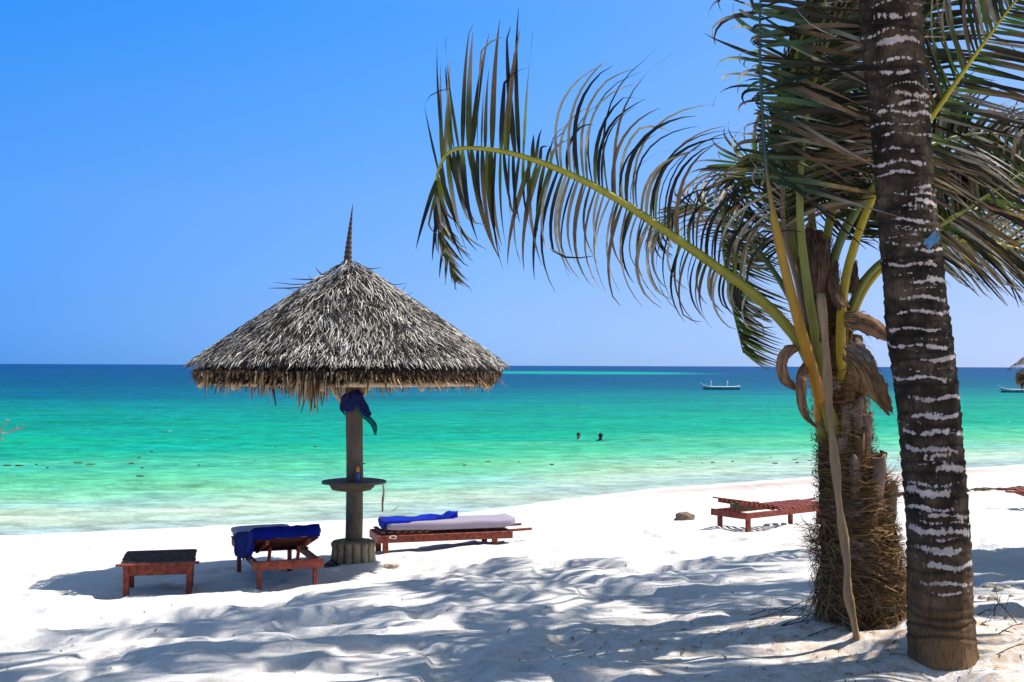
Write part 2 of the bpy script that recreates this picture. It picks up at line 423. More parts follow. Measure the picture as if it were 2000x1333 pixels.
# keep only the seaward part
import bmesh
dd = np.clip(-shore_d(X, Y), -50, 1e6)
at = sea.data.attributes.new('dist', 'FLOAT', 'POINT'); at.data.foreach_set('value', np.maximum(dd, 0).astype(np.float32).ravel())
bm = bmesh.new(); bm.from_mesh(sea.data)
ddr = dd.ravel(); bm.verts.ensure_lookup_table()
kill = [v for v in bm.verts if ddr[v.index] < -9]
bmesh.ops.delete(bm, geom=kill, context='VERTS'); bm.to_mesh(sea.data); bm.free()
tag(sea, kind='structure')

# ------------------------------------------------------------------ thatched parasols
def mix3(a, b, t): t = max(0, min(1, t)); return tuple(x + (y - x) * t for x, y in zip(a, b))
def rand_col(a, b, t=None):
    t = random.random() if t is None else t
    return tuple(x + (y - x) * t for x, y in zip(a, b))
PROFILE = [(.05, 1.37), (.16, 1.31), (.33, 1.20), (.62, 1.00), (.97, .765), (1.29, .545), (1.61, .32), (1.90, .125), (2.03, .02), (2.06, -.01)]
def prof(r):
    return float(np.interp(r, [p[0] for p in PROFILE], [p[1] for p in PROFILE]))
def thatched_parasol(base, rim_z, gap, label, seed, strips=21000, with_shelf=True):
    random.seed(seed)
    t = empty('thatched_parasol', base, label=label, cat='parasol', group='thatched parasols on the beach')
    B = Vector(base); Z0 = rim_z
    # concrete footing, fluted
    mb = MB(); n = 90
    prof_b = [(.265, -.12), (.272, .02), (.262, .10), (.255, .17), (.262, .205), (.258, .235), (.235, .255), (.12, .262), (0.001, .264)]
    vs = []; fs = []
    for i, (r, z) in enumerate(prof_b):
        for k in range(n):
            an = 2 * math.pi * k / n
            fl = .024 * abs(math.cos(an * 7.5)) - .012 * (1 if z < .19 else .2) + random.uniform(-.003, .003)
            vs.append(B + Vector((math.cos(an) * (r + fl if r > .15 else r), math.sin(an) * (r + fl if r > .15 else r), z + random.uniform(-.004, .004) * (z > 0))))
    for i in range(len(prof_b) - 1):
        for k in range(n):
            fs.append((i * n + k, i * n + (k + 1) % n, (i + 1) * n + (k + 1) % n, (i + 1) * n + k))
    cs = []
    for i in range(len(prof_b)):
        for k in range(n):
            gr = abs(math.cos(2 * math.pi * k / n * 7.5)); cs.append(mix3((.25, .24, .22), (1, 1, 1), min(1, gr * 1.6) * (1 if i < 5 else 1) ) if i < 6 else (.8, .8, .8))  # flute grooves coloured darker than the ridges
    mb.add(vs, fs, cs); mb.build('footing', M['concrete'], t)
    mb = MB(); zs = np.linspace(.2, Z0 + 1.2, 22)
    mb.tube([B + Vector((.012 * math.sin(z * 1.7), .01 * math.cos(z * 2.1), z)) for z in zs], [.108 * (1 - .04 * z / 3) for z in zs], n=20, jit=.02)
    mb.build('pole', M['post'], t)
    if with_shelf:
        mb = MB(); n = 30; vs = []; fs = []
        zz = .985
        for z in (zz, zz + .028):
            for k in range(n):
                an = 2 * math.pi * k / n; r = .405 * (1 + .02 * math.sin(3 * an))
                vs.append(B + Vector((math.cos(an) * r, math.sin(an) * r, z - .012 * abs(math.cos(an)) )))
        for k in range(n): fs.append((k, (k + 1) % n, n + (k + 1) % n, n + k))
        fs.append(tuple(range(n))[::-1]); fs.append(tuple(range(n, 2 * n)))
        mb.add(vs, fs); mb.build('shelf', M['board'], t, smooth=False)
        for yy in (-.125, .125):
            mb = MB(); zt = zz - .014; zb = zz - .10
            vs = [B + Vector(q) for q in ((-.29, yy - .02, zt), (.27, yy - .02, zt), (.235, yy - .02, zb + .02), (.10, yy - .02, zb - .005), (-.10, yy - .02, zb - .005), (-.25, yy - .02, zb + .015))]
            vs += [v + Vector((0, .04, 0)) for v in vs]
            fs = [(5, 4, 3, 2, 1, 0), (6, 7, 8, 9, 10, 11)] + [(k, (k + 1) % 6, 6 + (k + 1) % 6, 6 + k) for k in range(6)]
            mb.add(vs, fs); mb.build('shelf_bracket', M['bracket'], t, smooth=False)
    # roof core under the thatch (solid dark mat, with thickness)
    mb = MB(); n = 64; vs = []; fs = []; ring = [(p[0], p[1] - .03) for p in PROFILE if p[0] <= 1.80] + [(1.84, .11), (1.82, .02)] + [(p[0] * .97, p[1] - .12) for p in PROFILE[::-1] if p[0] < 1.7]
    for (r, z) in ring:
        for k in range(n):
            an = 2 * math.pi * k / n; vs.append(B + Vector((math.cos(an) * r, math.sin(an) * r, Z0 + z)))
    for i in range(len(ring) - 1):
        for k in range(n): fs.append((i * n + k, i * n + (k + 1) % n, (i + 1) * n + (k + 1) % n, (i + 1) * n + k))
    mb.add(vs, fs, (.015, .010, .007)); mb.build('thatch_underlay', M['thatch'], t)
    # outer thatch strips
    mb = MB()
    ctr = B + Vector((-.06, 0, Z0))
    for i in range(strips):
        r = 1.96 * math.sqrt(random.uniform(.0006, 1.0)) if random.random() < .88 else random.uniform(1.82, 1.99); an = random.uniform(0, 2 * math.pi)
        L = random.uniform(.08, .26) * (1 if r > .4 else .8) * (.62 if r > 1.82 else 1); dr = L * .84
        lay = random.random()
        off = .005 + .038 * lay * (1 if r < 1.8 else .7)
        tw = random.gauss(0, .26) + .12 * math.sin(an * 5 + r * 3)
        w = random.uniform(.004, .0125)
        pts = []; sds = []
        for s_ in (0, .5, 1):
            rr = max(.03, r - dr * .5 + dr * s_)
            aa = an + tw * L * (s_ - .5) / max(rr, .12)
            z = prof(min(rr, 2.05)) - max(0, rr - 2.05) * 1.3 + off + (.02 * math.sin(s_ * 2.5) if random.random() < .5 else 0) + random.uniform(-.004, .004)
            pts.append(ctr + Vector((math.cos(aa) * rr, math.sin(aa) * rr, z)))
            tang = Vector((-math.sin(aa), math.cos(aa), 0)); nz = Vector((math.cos(aa) * .55, math.sin(aa) * .55, .83))
            ph = random.gauss(0, .45)
            sds.append((tang * math.cos(ph) + nz * math.sin(ph)))
        g = random.random()
        patch = float(vnoise(an * 5, r * 6, 71)) + .5
        if g < .42 + .25 * (patch < .45): c = rand_col((.006, .005, .005), (.04, .034, .03))
        elif g < .92: c = rand_col((.26, .24, .215), (.86, .81, .74), random.random() ** .8)
        else: c = rand_col((.28, .21, .15), (.46, .38, .28))
        c2 = tuple(x * .75 for x in c)
        mb.ribbon(pts, [w * .8, w, w * .35], sds, [c2, c, c])
    # ragged eaves edge
    for i in range(4200):
        an = random.uniform(0, 2 * math.pi); z = random.uniform(-.08, .07); r = random.uniform(1.78, 1.90) + .9 * z * (z < 0)
        L = random.uniform(.04, .12)
        p0 = ctr + Vector((math.cos(an) * r, math.sin(an) * r, z))
        if gap and gap[0] < ((an + math.pi / 2 + math.pi) % (2 * math.pi) - math.pi) < gap[1]: L *= .55; z = max(z, 0)
        dv = Vector((math.cos(an) * .75, math.sin(an) * .75, -random.uniform(.35, 1.1))) + Vector((random.gauss(0, .15), random.gauss(0, .15), 0))
        tang = Vector((-math.sin(an), math.cos(an), 0))
        c = rand_col((.008, .006, .005), (.07, .045, .03))
        mb.ribbon([p0, p0 + dv * L * .5, p0 + dv * L + Vector((0, 0, -.01))], [.014, .015, .006], [tang] * 3, [c, c, c])
    # loose stems sticking out near the top
    for (an, r, L, ez, w) in ((3.3, .42, .32, .03, .018), (3.2, .50, .45, .0, .014), (3.05, .55, .5, -.02, .02), (2.8, .62, .3, .08, .012), (3.14, .34, .14, .9, .02), (3.5, .46, .1, .95, .012), (.1, .5, .22, .12, .01), (.0, .2, .2, .05, .012), (-.5, .75, .2, .2, .01), (.3, .62, .12, .6, .01)):
        p0 = ctr + Vector((math.cos(an) * r, math.sin(an) * r, prof(r) + .03))
        dv = Vector((math.cos(an), math.sin(an), ez)).normalized()
        pts = [p0 - dv * .05, p0 + dv * L * .5 + Vector((0, 0, -.01)), p0 + dv * L + Vector((0, 0, random.uniform(-.01, .03)))]
        mb.tube(pts, [w * .5, w * .45, w * .15], n=4, col=(.10, .08, .07))
    mb.build('thatch', M['thatch'], t)
    # hanging inner fringe of palm leaf ends
    mb = MB()
    for i in range(3400):
        an = random.uniform(0, 2 * math.pi)
        fa = (an + math.pi / 2 + math.pi) % (2 * math.pi) - math.pi        # 0 = towards the camera side
        if gap and gap[0] < fa < gap[1] and random.random() < .93: continue
        r = random.uniform(1.72, 1.93) if random.random() < .8 else random.uniform(1.2, 1.6)
        cl = float(vnoise(an * 7, r * 2, 5)) * 1.2 + float(vnoise(an * 22, 0, 6)) * .9
        z0 = prof(r) - .10 + random.uniform(-.03, .02)
        z0 = min(z0, .02)
        zend = -.16 - .14 * abs(math.cos(fa)) ** 1.3 + cl * .20 + .015 + max(0, r - 1.74) * .95 + random.uniform(-.05, .06) + (r < 1.7) * .02
        if gap and fa > 0 and abs(fa - math.pi) > 0 : zend += .04
        L = (z0 - zend) * .55 if random.random() < .25 else (z0 - zend)
        tang = Vector((-math.sin(an), math.cos(an), 0)); rad = Vector((math.cos(an), math.sin(an), 0))
        out_ = random.uniform(-.05, .16)
        p0 = ctr + rad * r + Vector((0, 0, z0))
        dv = (rad * out_ + tang * random.gauss(0, .10) + Vector((0, 0, -1)))
        w = random.uniform(.012, .026)
        th = random.gauss(0, .7)
        sd = tang * math.cos(th) + rad * math.sin(th)
        c = rand_col((.04, .018, .007), (.42, .23, .095)) if random.random() < .62 else rand_col((.45, .29, .15), (.75, .54, .30))
        c1 = tuple(x * .8 for x in c)
        mb.ribbon([p0, p0 + dv * L * .55, p0 + dv * L], [w, w, w * .45], [sd] * 3, [c1, c, c])
    # upper inside layer, leaves fanning out under the roof
    for i in range(1500):
        an = random.uniform(0, 2 * math.pi); r0 = random.uniform(.9, 1.7); L = random.uniform(.25, .45)
        rad = Vector((math.cos(an), math.sin(an), 0)); tang = Vector((-math.sin(an), math.cos(an), 0))
        p0 = ctr + rad * r0 + Vector((0, 0, prof(r0) - .17)); dv = (rad + Vector((0, 0, -.85)) + tang * random.gauss(0, .1)).normalized()
        c = rand_col((.18, .10, .045), (.62, .42, .22))
        mb.ribbon([p0, p0 + dv * L * .5, p0 + dv * L], [.02, .024, .01], [tang] * 3, [c] * 3)
    mb.build('fringe', M['thatch'], t)
    # structure: ring beams and rafters
    for (r, dz, rad_) in ((1.74, -.125, .032), (1.0, .50, .022)):
        mb = MB(); n = 14
        pts = [ctr + Vector((math.cos(2 * math.pi * k / n) * r, math.sin(2 * math.pi * k / n) * r, dz + .1 if r < 1.2 else dz)) for k in range(n + 1)]
        mb.tube(pts, rad_, n=8, cap=False); mb.build('ring_beam', M['timber'], t)
    for k in range(10):
        an = 2 * math.pi * (k + .45) / 10
        rad = Vector((math.cos(an), math.sin(an), 0)); mb = MB()
        mb.tube([ctr + rad * .1 + Vector((0, 0, 1.12)), ctr + rad * 1.0 + Vector((0, 0, .60)), ctr + rad * 1.70 + Vector((0, 0, -.04)), ctr + rad * 1.84 + Vector((0, 0, -.19))], [.03, .032, .03, .028], n=8)
        mb.build('rafter', M['timber'], t)
    for k in range(4):
        an = 2 * math.pi * (k + .62) / 4; rad = Vector((math.cos(an), math.sin(an), 0)); mb = MB()
        mb.tube([ctr + rad * .10 + Vector((0, 0, -.42)), ctr + rad * .95 + Vector((0, 0, .50))], .026, n=8)
        mb.build('brace', M['timber'], t)
    # finial
    mb = MB(); n = 26; pts = []; rr = []; cs = []
    for i in range(n):
        s_ = i / (n - 1)
        pts.append(ctr + Vector((.0 - .055 + .06 * s_ ** 1.4 + .02, 0, 1.36 + .76 * s_)))
        rr.append((.050 * (1 - s_) ** 1.15 + .004) * (1 + (.16 if i % 2 else -.05)))
        cs.append((.055, .035, .025) if i % 2 else (.15, .11, .08))
    mb.tube(pts, rr, n=10, col=[c for c in cs]); mb.build('finial', M['thatch'], t)
    random.seed(seed + 1)
    return t
PB = G(690, 1103)
par_rim = CAMZ - (727 - 713) / F * PB.y - PB.z
parasol = thatched_parasol(PB, par_rim, (0.12, 1.05), 'large grey thatched parasol with pointed spike top and round shelf on its post', 11)
p2y = 12.75; p2x = .4285 * p2y + 2.15
PB2 = Vector((p2x, p2y, H(p2x, p2y)))
par2 = thatched_parasol(PB2, CAMZ - (733 - 718) / F * p2y - PB2.z, None, 'second thatched parasol, only its left edge showing at the right border', 23, strips=6000, with_shelf=False)

# things on / around the parasol
zs_ = PB.z + .985 + .012
bt = PB + Vector((.075, -.19, 0))
bot = empty('sunscreen_bottle', (bt.x, bt.y, zs_), label='small blue bottle with orange cap standing on the parasol shelf', cat='bottle')
mb = MB(); mb.tube([bot.location + Vector((0, 0, z)) for z in (0, .01, .06, .12, .135)], [.026, .03, .032, .03, .016], n=14, flat=.65); mb.build('bottle_body', M['bottleblue'], bot)
mb = MB(); mb.tube([bot.location + Vector((0, 0, z)) for z in (.134, .14, .19, .20)], [.018, .021, .017, .012], n=12); mb.build('cap', M['caporange'], bot)

def cloth_blob(c, size, seed, squash=(1, 1, 1), n=26):
    vs = []; fs = []
    for i in range(n):
        th = math.pi * i / (n - 1)
        for k in range(n):
            ph = 2 * math.pi * k / n
            d = Vector((math.sin(th) * math.cos(ph), math.sin(th) * math.sin(ph), math.cos(th)))
            f = 1 + .35 * float(vnoise(d.x * 2 + seed, d.z * 2.5 + d.y * 2, seed)) + .22 * (0.5 - abs(float(vnoise(d.x * 5 + d.y * 4, d.z * 3, seed + 1)) * 2))
            vs.append(Vector(c) + Vector((d.x * size * f * squash[0], d.y * size * f * squash[1], d.z * size * f * squash[2])))
    for i in range(n - 1):
        for k in range(n): fs.append((i * n + k, i * n + (k + 1) % n, (i + 1) * n + (k + 1) % n, (i + 1) * n + k))
    return vs, fs
def PW(u, v, off):                                   # a point near the post, a real distance in front of it
    return W(u, v, PB.y - off)
bag = empty('hanging_cloth_bundle', PW(690, 800, .15), label='navy and teal swim cloth bundle tied high on the parasol post', cat='cloth')
mb = MB(); 
for (u, v, o, s, sq, sd) in ((682, 785, .15, .10, (1, .6, 1.15), 3), (697, 780, .17, .085, (.9, .6, 1.3), 5), (710, 797, .17, .055, (1.1, .5, .8), 6), (672, 792, .14, .06, (.8, .6, 1.2), 8)):
    v_, f_ = cloth_blob(PW(u, v, o), s, sd, sq); mb.add(v_, f_)
mb.build('bundle', M['navy'], bag)
def drape(px, wid, mat, name, parent, off=.18, seed=1, thick=.006, fold=.014):
    mb = MB(); m_ = 9; vs = []; fs = []; L = len(px)
    P = [Vector(p) for p in px]
    for side in (0, 1):
        for i, p in enumerate(P):
            t = (P[min(i + 1, L - 1)] - P[max(i - 1, 0)]).normalized(); sdv = t.cross(Vector((0, -1, 0))).normalized()
            for k in range(m_):
                a = k / (m_ - 1) - .5
                vs.append(p + sdv * a * wid[i] + Vector((0, -fold * math.cos(a * 14 + i * .3 + seed) + side * thick, 0)))
    nn = L * m_
    for side in (0, 1):
        for i in range(L - 1):
            for k in range(m_ - 1):
                q = (side * nn + i * m_ + k, side * nn + i * m_ + k + 1, side * nn + (i + 1) * m_ + k + 1, side * nn + (i + 1) * m_ + k)
                fs.append(q if side == 0 else q[::-1])
    for i in range(L - 1):
        for k in (0, m_ - 1): fs.append((i * m_ + k, (i + 1) * m_ + k, nn + (i + 1) * m_ + k, nn + i * m_ + k))
    mb.add(vs, fs); return mb.build(name, mat, parent)
def interp(pts, n):
    pts = [Vector(p) for p in pts]; out = []
    m_ = len(pts) - 1
    for i in range(n):
        s_ = i / (n - 1) * m_; k = min(int(s_), m_ - 1); f = s_ - k
        p0, p1, p2, p3 = pts[max(k - 1, 0)], pts[k], pts[k + 1], pts[min(k + 2, m_)]
        out.append(.5 * ((2 * p1) + (p2 - p0) * f + (2 * p0 - 5 * p1 + 4 * p2 - p3) * f * f + (3 * p1 - p0 - 3 * p2 + p3) * f ** 3))
    return out
pp = interp([PW(698, 770, .2), PW(706, 790, .22), PW(716, 806, .22), PW(724, 812, .22)], 10)
drape(pp, np.interp(range(10), [0, 4, 9], [.10, .13, .05]), M['navy'], 'flap', bag, seed=2)
pp = interp([PW(693, 785, .21), PW(708, 808, .2), PW(722, 820, .2), PW(731, 832, .2), PW(733, 850, .2)], 14)
drape(pp, np.interp(range(14), [0, 4, 10, 13], [.03, .07, .075, .02]), M['teal'], 'tail', bag, seed=4)
for (a_, b_, c_) in (((668, 790), (668, 803), (680, 808)), ((672, 785), (664, 798), (676, 812))):
    mb = MB(); mb.tube(interp([PW(*a_, .17), PW(*b_, .19), PW(*c_, .15)], 8), .008, n=5); mb.build('strap', M['navy'], bag)

# ------------------------------------------------------------------ wooden furniture (local coordinates: foot end = +y)
def legs(t, xs_, ys_, top, w, mat=None, dep=.08):
    for x in xs_:
        for y in ys_:
            mb = local(MB()); mb.box((x, y, (top - .16) / 2), (w, dep, top + .16), j=.002); mb.build('leg', mat or M['redwood'], t, smooth=False)
def lounger_frame(t, Wd=.62, L=1.95, hz=.27, leg_y=(.08, 1.62), slat_from=.75, slat_mat=None, nosl=False, back=.0, handle=True, rail=.075, backlen=.72, slat_gap=.105, inset=False):
    red = M['redwood']; sm = slat_mat or red
    for sx in (-1, 1):
        mb = local(MB()); mb.box((sx * (Wd / 2 - .02), L / 2 - .02, hz - rail / 2), (.035, L - .04, rail), j=.001); mb.build('side_rail', red, t, smooth=False)
    mb = local(MB()); mb.box((0, 0, hz - rail / 2 + .002), (Wd + .05, .035, rail + .012), j=.001); mb.build('end_rail', red, t, smooth=False)
    mb = local(MB()); mb.box((0, L - .05, hz - rail / 2), (Wd - .08, .03, rail), j=.001); mb.build('end_rail', red, t, smooth=False)
    for sx in (-1, 1):
        for y in leg_y:
            mb = local(MB()); mb.box((sx * (Wd / 2 - .055), y, hz / 2 - .09), (.045, .08, hz + .16), j=.001); mb.build('leg', red, t, smooth=False)
    y = slat_from
    while y < L - .02:
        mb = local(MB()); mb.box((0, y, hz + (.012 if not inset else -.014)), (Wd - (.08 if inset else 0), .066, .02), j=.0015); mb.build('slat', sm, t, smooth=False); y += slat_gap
    if handle:
        for sx in (-1, 1):
            mb = local(MB()); mb.box((sx * (Wd / 2 - .075), L + .10, hz + .005), (.04, .34, .035), rot=Matrix.Rotation(R(2), 3, 'X'), j=.001); mb.build('handle', red, t, smooth=False)
    # back rest, hinged at y = backlen
    br = Matrix.Rotation(-back, 3, 'X'); hinge = Vector((0, backlen, hz + .02))
    bk = bpy.data.objects.new('backrest', None)
    mb = local(MB())
    for sx in (-1, 1): mb.box(hinge + br @ Vector((sx * (Wd / 2 - .13), -backlen / 2 - .02, -.02)), (.035, backlen, .05), rot=br, j=.001)
    bo = mb.build('backrest', red, t, smooth=False)
    k = .05
    while k < backlen + .02:
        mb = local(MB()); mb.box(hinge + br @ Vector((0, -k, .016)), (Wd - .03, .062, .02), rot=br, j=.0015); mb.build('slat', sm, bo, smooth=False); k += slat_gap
    bpy.data.objects.remove(bk)
    return hinge, br
def settle(u, v, dz=0):
    p = G(u, v); return Vector((p.x, p.y, float(height(p.x, p.y, False)) + .02 + dz))
def cushion_path(path, Wd, th, seed, bulge=.02, n=15):
    """closed soft slab following a (y, z, angle) path in local space"""
    mb = local(MB()); vs = []; fs = []; L = len(path)
    prof_ = []
    for a in range(28):
        an = 2 * math.pi * a / 28; c_, s_ = math.cos(an), math.sin(an); e = .32
        prof_.append((math.copysign(abs(c_) ** e, c_) * Wd / 2, math.copysign(abs(s_) ** .5, s_) * th / 2))
    for i, (y, z, an) in enumerate(path):
        end = min(1, .80 + .2 * min(i, L - 1 - i) / 1.5)
        for (px, pz) in prof_:
            wz = .010 * float(vnoise(px * 7 + seed, y * 9, seed)) + .004 * float(vnoise(px * 30, y * 30, seed + 3))
            q = Vector((px * (1 + .02 * float(vnoise(y * 5, 1, seed))), 0, (pz * end + wz * (pz > 0))))
            rm = Matrix.Rotation(an, 3, 'X'); vs.append(Vector((0, y, z)) + rm @ q)
    m_ = 28
    for i in range(L - 1):
        for k in range(m_): fs.append((i * m_ + k, i * m_ + (k + 1) % m_, (i + 1) * m_ + (k + 1) % m_, (i + 1) * m_ + k))
    fs.append(tuple(range(m_))[::-1]); fs.append(tuple(range((L - 1) * m_, L * m_)))
    mb.add(vs, fs); return mb

# lounger with raised back, seen from behind
r1 = R(21)
pl = settle(506, 1145)
loc1 = pl + Matrix.Rotation(r1, 3, 'Z') @ Vector((.305, -.08, 0))
l1 = empty('sun_lounger', loc1, r1, label='red wooden sun lounger with its back raised, seen from behind, left of the parasol post', cat='sun lounger', group='red wooden sun loungers')
BACK1 = R(15.5)
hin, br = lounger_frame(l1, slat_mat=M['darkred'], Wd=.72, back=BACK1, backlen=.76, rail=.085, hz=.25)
for sx in (-1, 1):
    mb = local(MB()); a = Vector((sx * .16, .34, .20)); b = hin + br @ Vector((sx * .16, -.52, -.04)); 
    mb.tube([a, b], .02, n=4); mb.build('prop', M['redwood'], l1, smooth=False)
# mattress & towel lie on it: own top-level objects in the same frame
def seatpath(hin, back, backlen, footy, th, n=9):
    pth = []
    z0 = hin.z + .026 + th / 2
    for i in range(n):
        s_ = 1 - i / n
        q = Matrix.Rotation(-back, 3, 'X') @ Vector((0, -backlen * s_, .03 + th / 2))
        pth.append((hin.y + q.y, hin.z + q.z, -back))
    for k in range(1, 4): pth.append((hin.y + .02 + .05 * k, z0 + .012 * (3 - k) * (back > .1), -back * (1 - k / 3.3) * .8))
    m_ = 8
    for i in range(m_ + 1): pth.append((hin.y + .22 + (footy - hin.y - .22) * i / m_, z0, 0))
    return pth
mt = empty('mattress', loc1, r1); COL.objects.unlink(mt); bpy.data.objects.remove(mt)
mp1 = seatpath(hin, BACK1, .80, 1.97, .10)
o = cushion_path(mp1, .71, .11, 4).build('mattress', M['mattress']); o.location = loc1; o.rotation_euler = (0, 0, r1)
tag(o, 'thin grey mattress half hidden under the dark blue towel on the raised lounger', 'mattress', 'lounger mattresses')
# towel draped over the raised back: follows the mattress top, hangs over its left side
def towel_sheet(path, xl, xr, th, drop_l, drop_r, seed, over_top=0.0, n=30, thick=.014):
    mb = local(MB()); rows = []
    pa = list(path)
    for i, (y, z, an) in enumerate(pa):
        row = []
        for k in range(n):
            a = xl - drop_l + (xr + drop_r - xl + drop_l) * k / (n - 1)
            x = a; dz = th / 2 + .012; 
            if a < xl: x = xl - .02 - .03 * math.sin((xl - a) * 9) ; dz = th / 2 + .01 - (xl - a)
            if a > xr: x = xr + .02; dz = th / 2 + .01 - (a - xr)
            w = .016 * float(vnoise(a * 8 + seed, y * 6 + z * 5, seed)) + .012 * (0.5 - abs(2 * float(vnoise(a * 6 + y * 9, y * 4, seed + 2))))
            q = Matrix.Rotation(an, 3, 'X') @ Vector((0, 0, dz + w))
            if a < xl: q = Vector((0, q.y * .3 + .03 * math.sin(y * 22 + seed), dz * 1.0)); x += w * 2
            row.append(Vector((x + w * .5, y + q.y, z + q.z)))
        rows.append(row)
    L = len(rows); vs = []; fs = []
    for lay in (0, 1):
        for r_ in rows: vs += [p + Vector((thick * (0 if lay == 0 else 1) * .4, 0, -thick * lay)) for p in r_]
    nn = L * n
    for lay in (0, 1):
        for i in range(L - 1):
            for k in range(n - 1):
                q = (lay * nn + i * n + k, lay * nn + i * n + k + 1, lay * nn + (i + 1) * n + k + 1, lay * nn + (i + 1) * n + k)
                fs.append(q if lay == 0 else q[::-1])
    for i in range(L - 1):
        for k in (0, n - 1): fs.append((i * n + k, (i + 1) * n + k, nn + (i + 1) * n + k, nn + i * n + k))
    for k in range(n - 1):
        for i in (0, L - 1): fs.append((i * n + k, i * n + k + 1, nn + i * n + k + 1, nn + i * n + k))
    mb.add(vs, fs); return mb
def resample(path, n, a=0, b=1):
    P = np.array(path); s_ = np.r_[0, np.cumsum(np.hypot(np.diff(P[:, 0]), np.diff(P[:, 1])))]; s_ /= s_[-1]
    q = np.linspace(a, b, n); return [tuple(np.interp(x, s_, P[:, j]) for j in range(3)) for x in q]
tp = resample(mp1, 26, .0, .66)
y0, z0, a0 = mp1[0]
bd = Matrix.Rotation(a0, 3, 'X')
wrap = []
for (oy, oz, aa) in ((-.03, -.12, 1.75), (-.045, -.09, 1.6), (-.052, -.05, 1.3), (-.045, -.01, .8), (-.02, .0, .35)):
    q = bd @ Vector((0, oy, oz)); wrap.append((y0 + q.y, z0 + q.z, a0 + aa * .0))
tp = wrap + tp
o = towel_sheet(tp, -.365, .31, .11, .25, 0.0, 9).build('towel', M['towel2']); o.location = loc1; o.rotation_euler = (0, 0, r1)
tag(o, 'dark blue towel draped over the raised back of the lounger by the post', 'towel', 'blue beach towels')

# flat lounger with mattress right of the post
r2 = R(-73)
pl = settle(755, 1077)
loc2 = pl + Matrix.Rotation(r2, 3, 'Z') @ Vector((-.255, -.12, 0)) + Vector((0, .0, 0))
l2 = empty('sun_lounger', loc2, r2, label='flat red wooden sun lounger carrying a lilac mattress, right of the parasol post', cat='sun lounger', group='red wooden sun loungers')
hin2, _ = lounger_frame(l2, Wd=.66, L=2.0, back=R(.5), backlen=.74, leg_y=(.10, 1.70), slat_mat=M['greywood'], rail=.105, inset=True, hz=.205)
mp2 = seatpath(hin2, R(1.2), .62, 2.0, .13); mp2 = [(y, z - .005 + (.03 if y > 1.93 else 0), a) for (y, z, a) in mp2]
o = cushion_path(mp2, .62, .135, 14).build('mattress', M['mattress']); o.location = loc2; o.rotation_euler = (0, 0, r2)
tag(o, 'thick lilac grey mattress lying flat on the lounger right of the post', 'mattress', 'lounger mattresses')
tp = resample(mp2, 26, .0, .57)
tp = [(mp2[0][0] - .03, mp2[0][1] - .11, 0), (mp2[0][0] - .045, mp2[0][1] - .04, 0), (mp2[0][0] - .03, mp2[0][1] - .005, 0)] + tp
mb = towel_sheet(tp, -.20, .27, .135, .0, .03, 21, thick=.02)
# the near edge of the towel tapers into a crumpled tail towards the middle
for i, p in enumerate(mb.v):
    x, y, z = p
    f = max(0, (y - .42) / .65)
    xc = -.02; nx = xc + (x - xc) * (1 - .62 * min(1, f)) ; z2 = z + .06 * min(1, f) * (0.5 + float(vnoise(x * 9, y * 11, 3))) + .02 * float(vnoise(x * 11, y * 7, 8)) + (.03 * max(0, f - .85) * 6 if f > .85 else 0) * .6
    e = max(0, .22 - y) / .22
    mb.v[i] = (nx, y, z2)
o = mb.build('towel', M['towel']); o.location = loc2; o.rotation_euler = (0, 0, r2)
tag(o, 'bright royal blue towel spread and bunched on the lilac mattress', 'towel', 'blue beach towels')
mb = MB(); c = loc2 + Matrix.Rotation(r2, 3, 'Z') @ Vector((.345, .19, .185))
mb.tube([c + Vector((.05 * math.cos(a), .012 * math.sin(a * 2) - .01, .02 * math.sin(a))) for a in np.linspace(0, 2 * math.pi, 16)], .006, n=5, cap=False)
tag(mb.build('tie_cord', M['rope'], origin=c), 'white cord loop hanging on the near rail of the flat lounger', 'cord')

# lounger without mattress
r3 = R(-53)
pl = settle(1459, 1041)
loc3 = pl + Matrix.Rotation(r3, 3, 'Z') @ Vector((-.255, -.1, 0))
l3 = empty('sun_lounger', loc3, r3, label='bare red slatted sun lounger without mattress, beside the dark fibrous palm base', cat='sun lounger', group='red wooden sun loungers')
hin3, br3 = lounger_frame(l3, Wd=.66, L=2.0, back=R(10), backlen=.78, leg_y=(.10, 1.70), rail=.085)
mb = local(MB()); mb.box((0, 0, 0), (.50, .085, .10), j=.006, bev=.01)
o = mb.build('wooden_block', M['post'], smooth=False); o.location = loc3 + Matrix.Rotation(r3, 3, 'Z') @ Vector((.06, .27, .34)); o.rotation_euler = (0, 0, r3 + R(80))
tag(o, 'weathered grey wood block propping up the bare slatted lounger back', 'block')
# lounger at the right border
pl = settle(2010, 1001)
l4 = empty('sun_lounger', pl + Vector((2.05, .45, -.02)), R(83), label='red sun lounger mostly out of frame, its foot end at the right border', cat='sun lounger', group='red wooden sun loungers')
lounger_frame(l4, back=R(1), leg_y=(.1, 1.72))

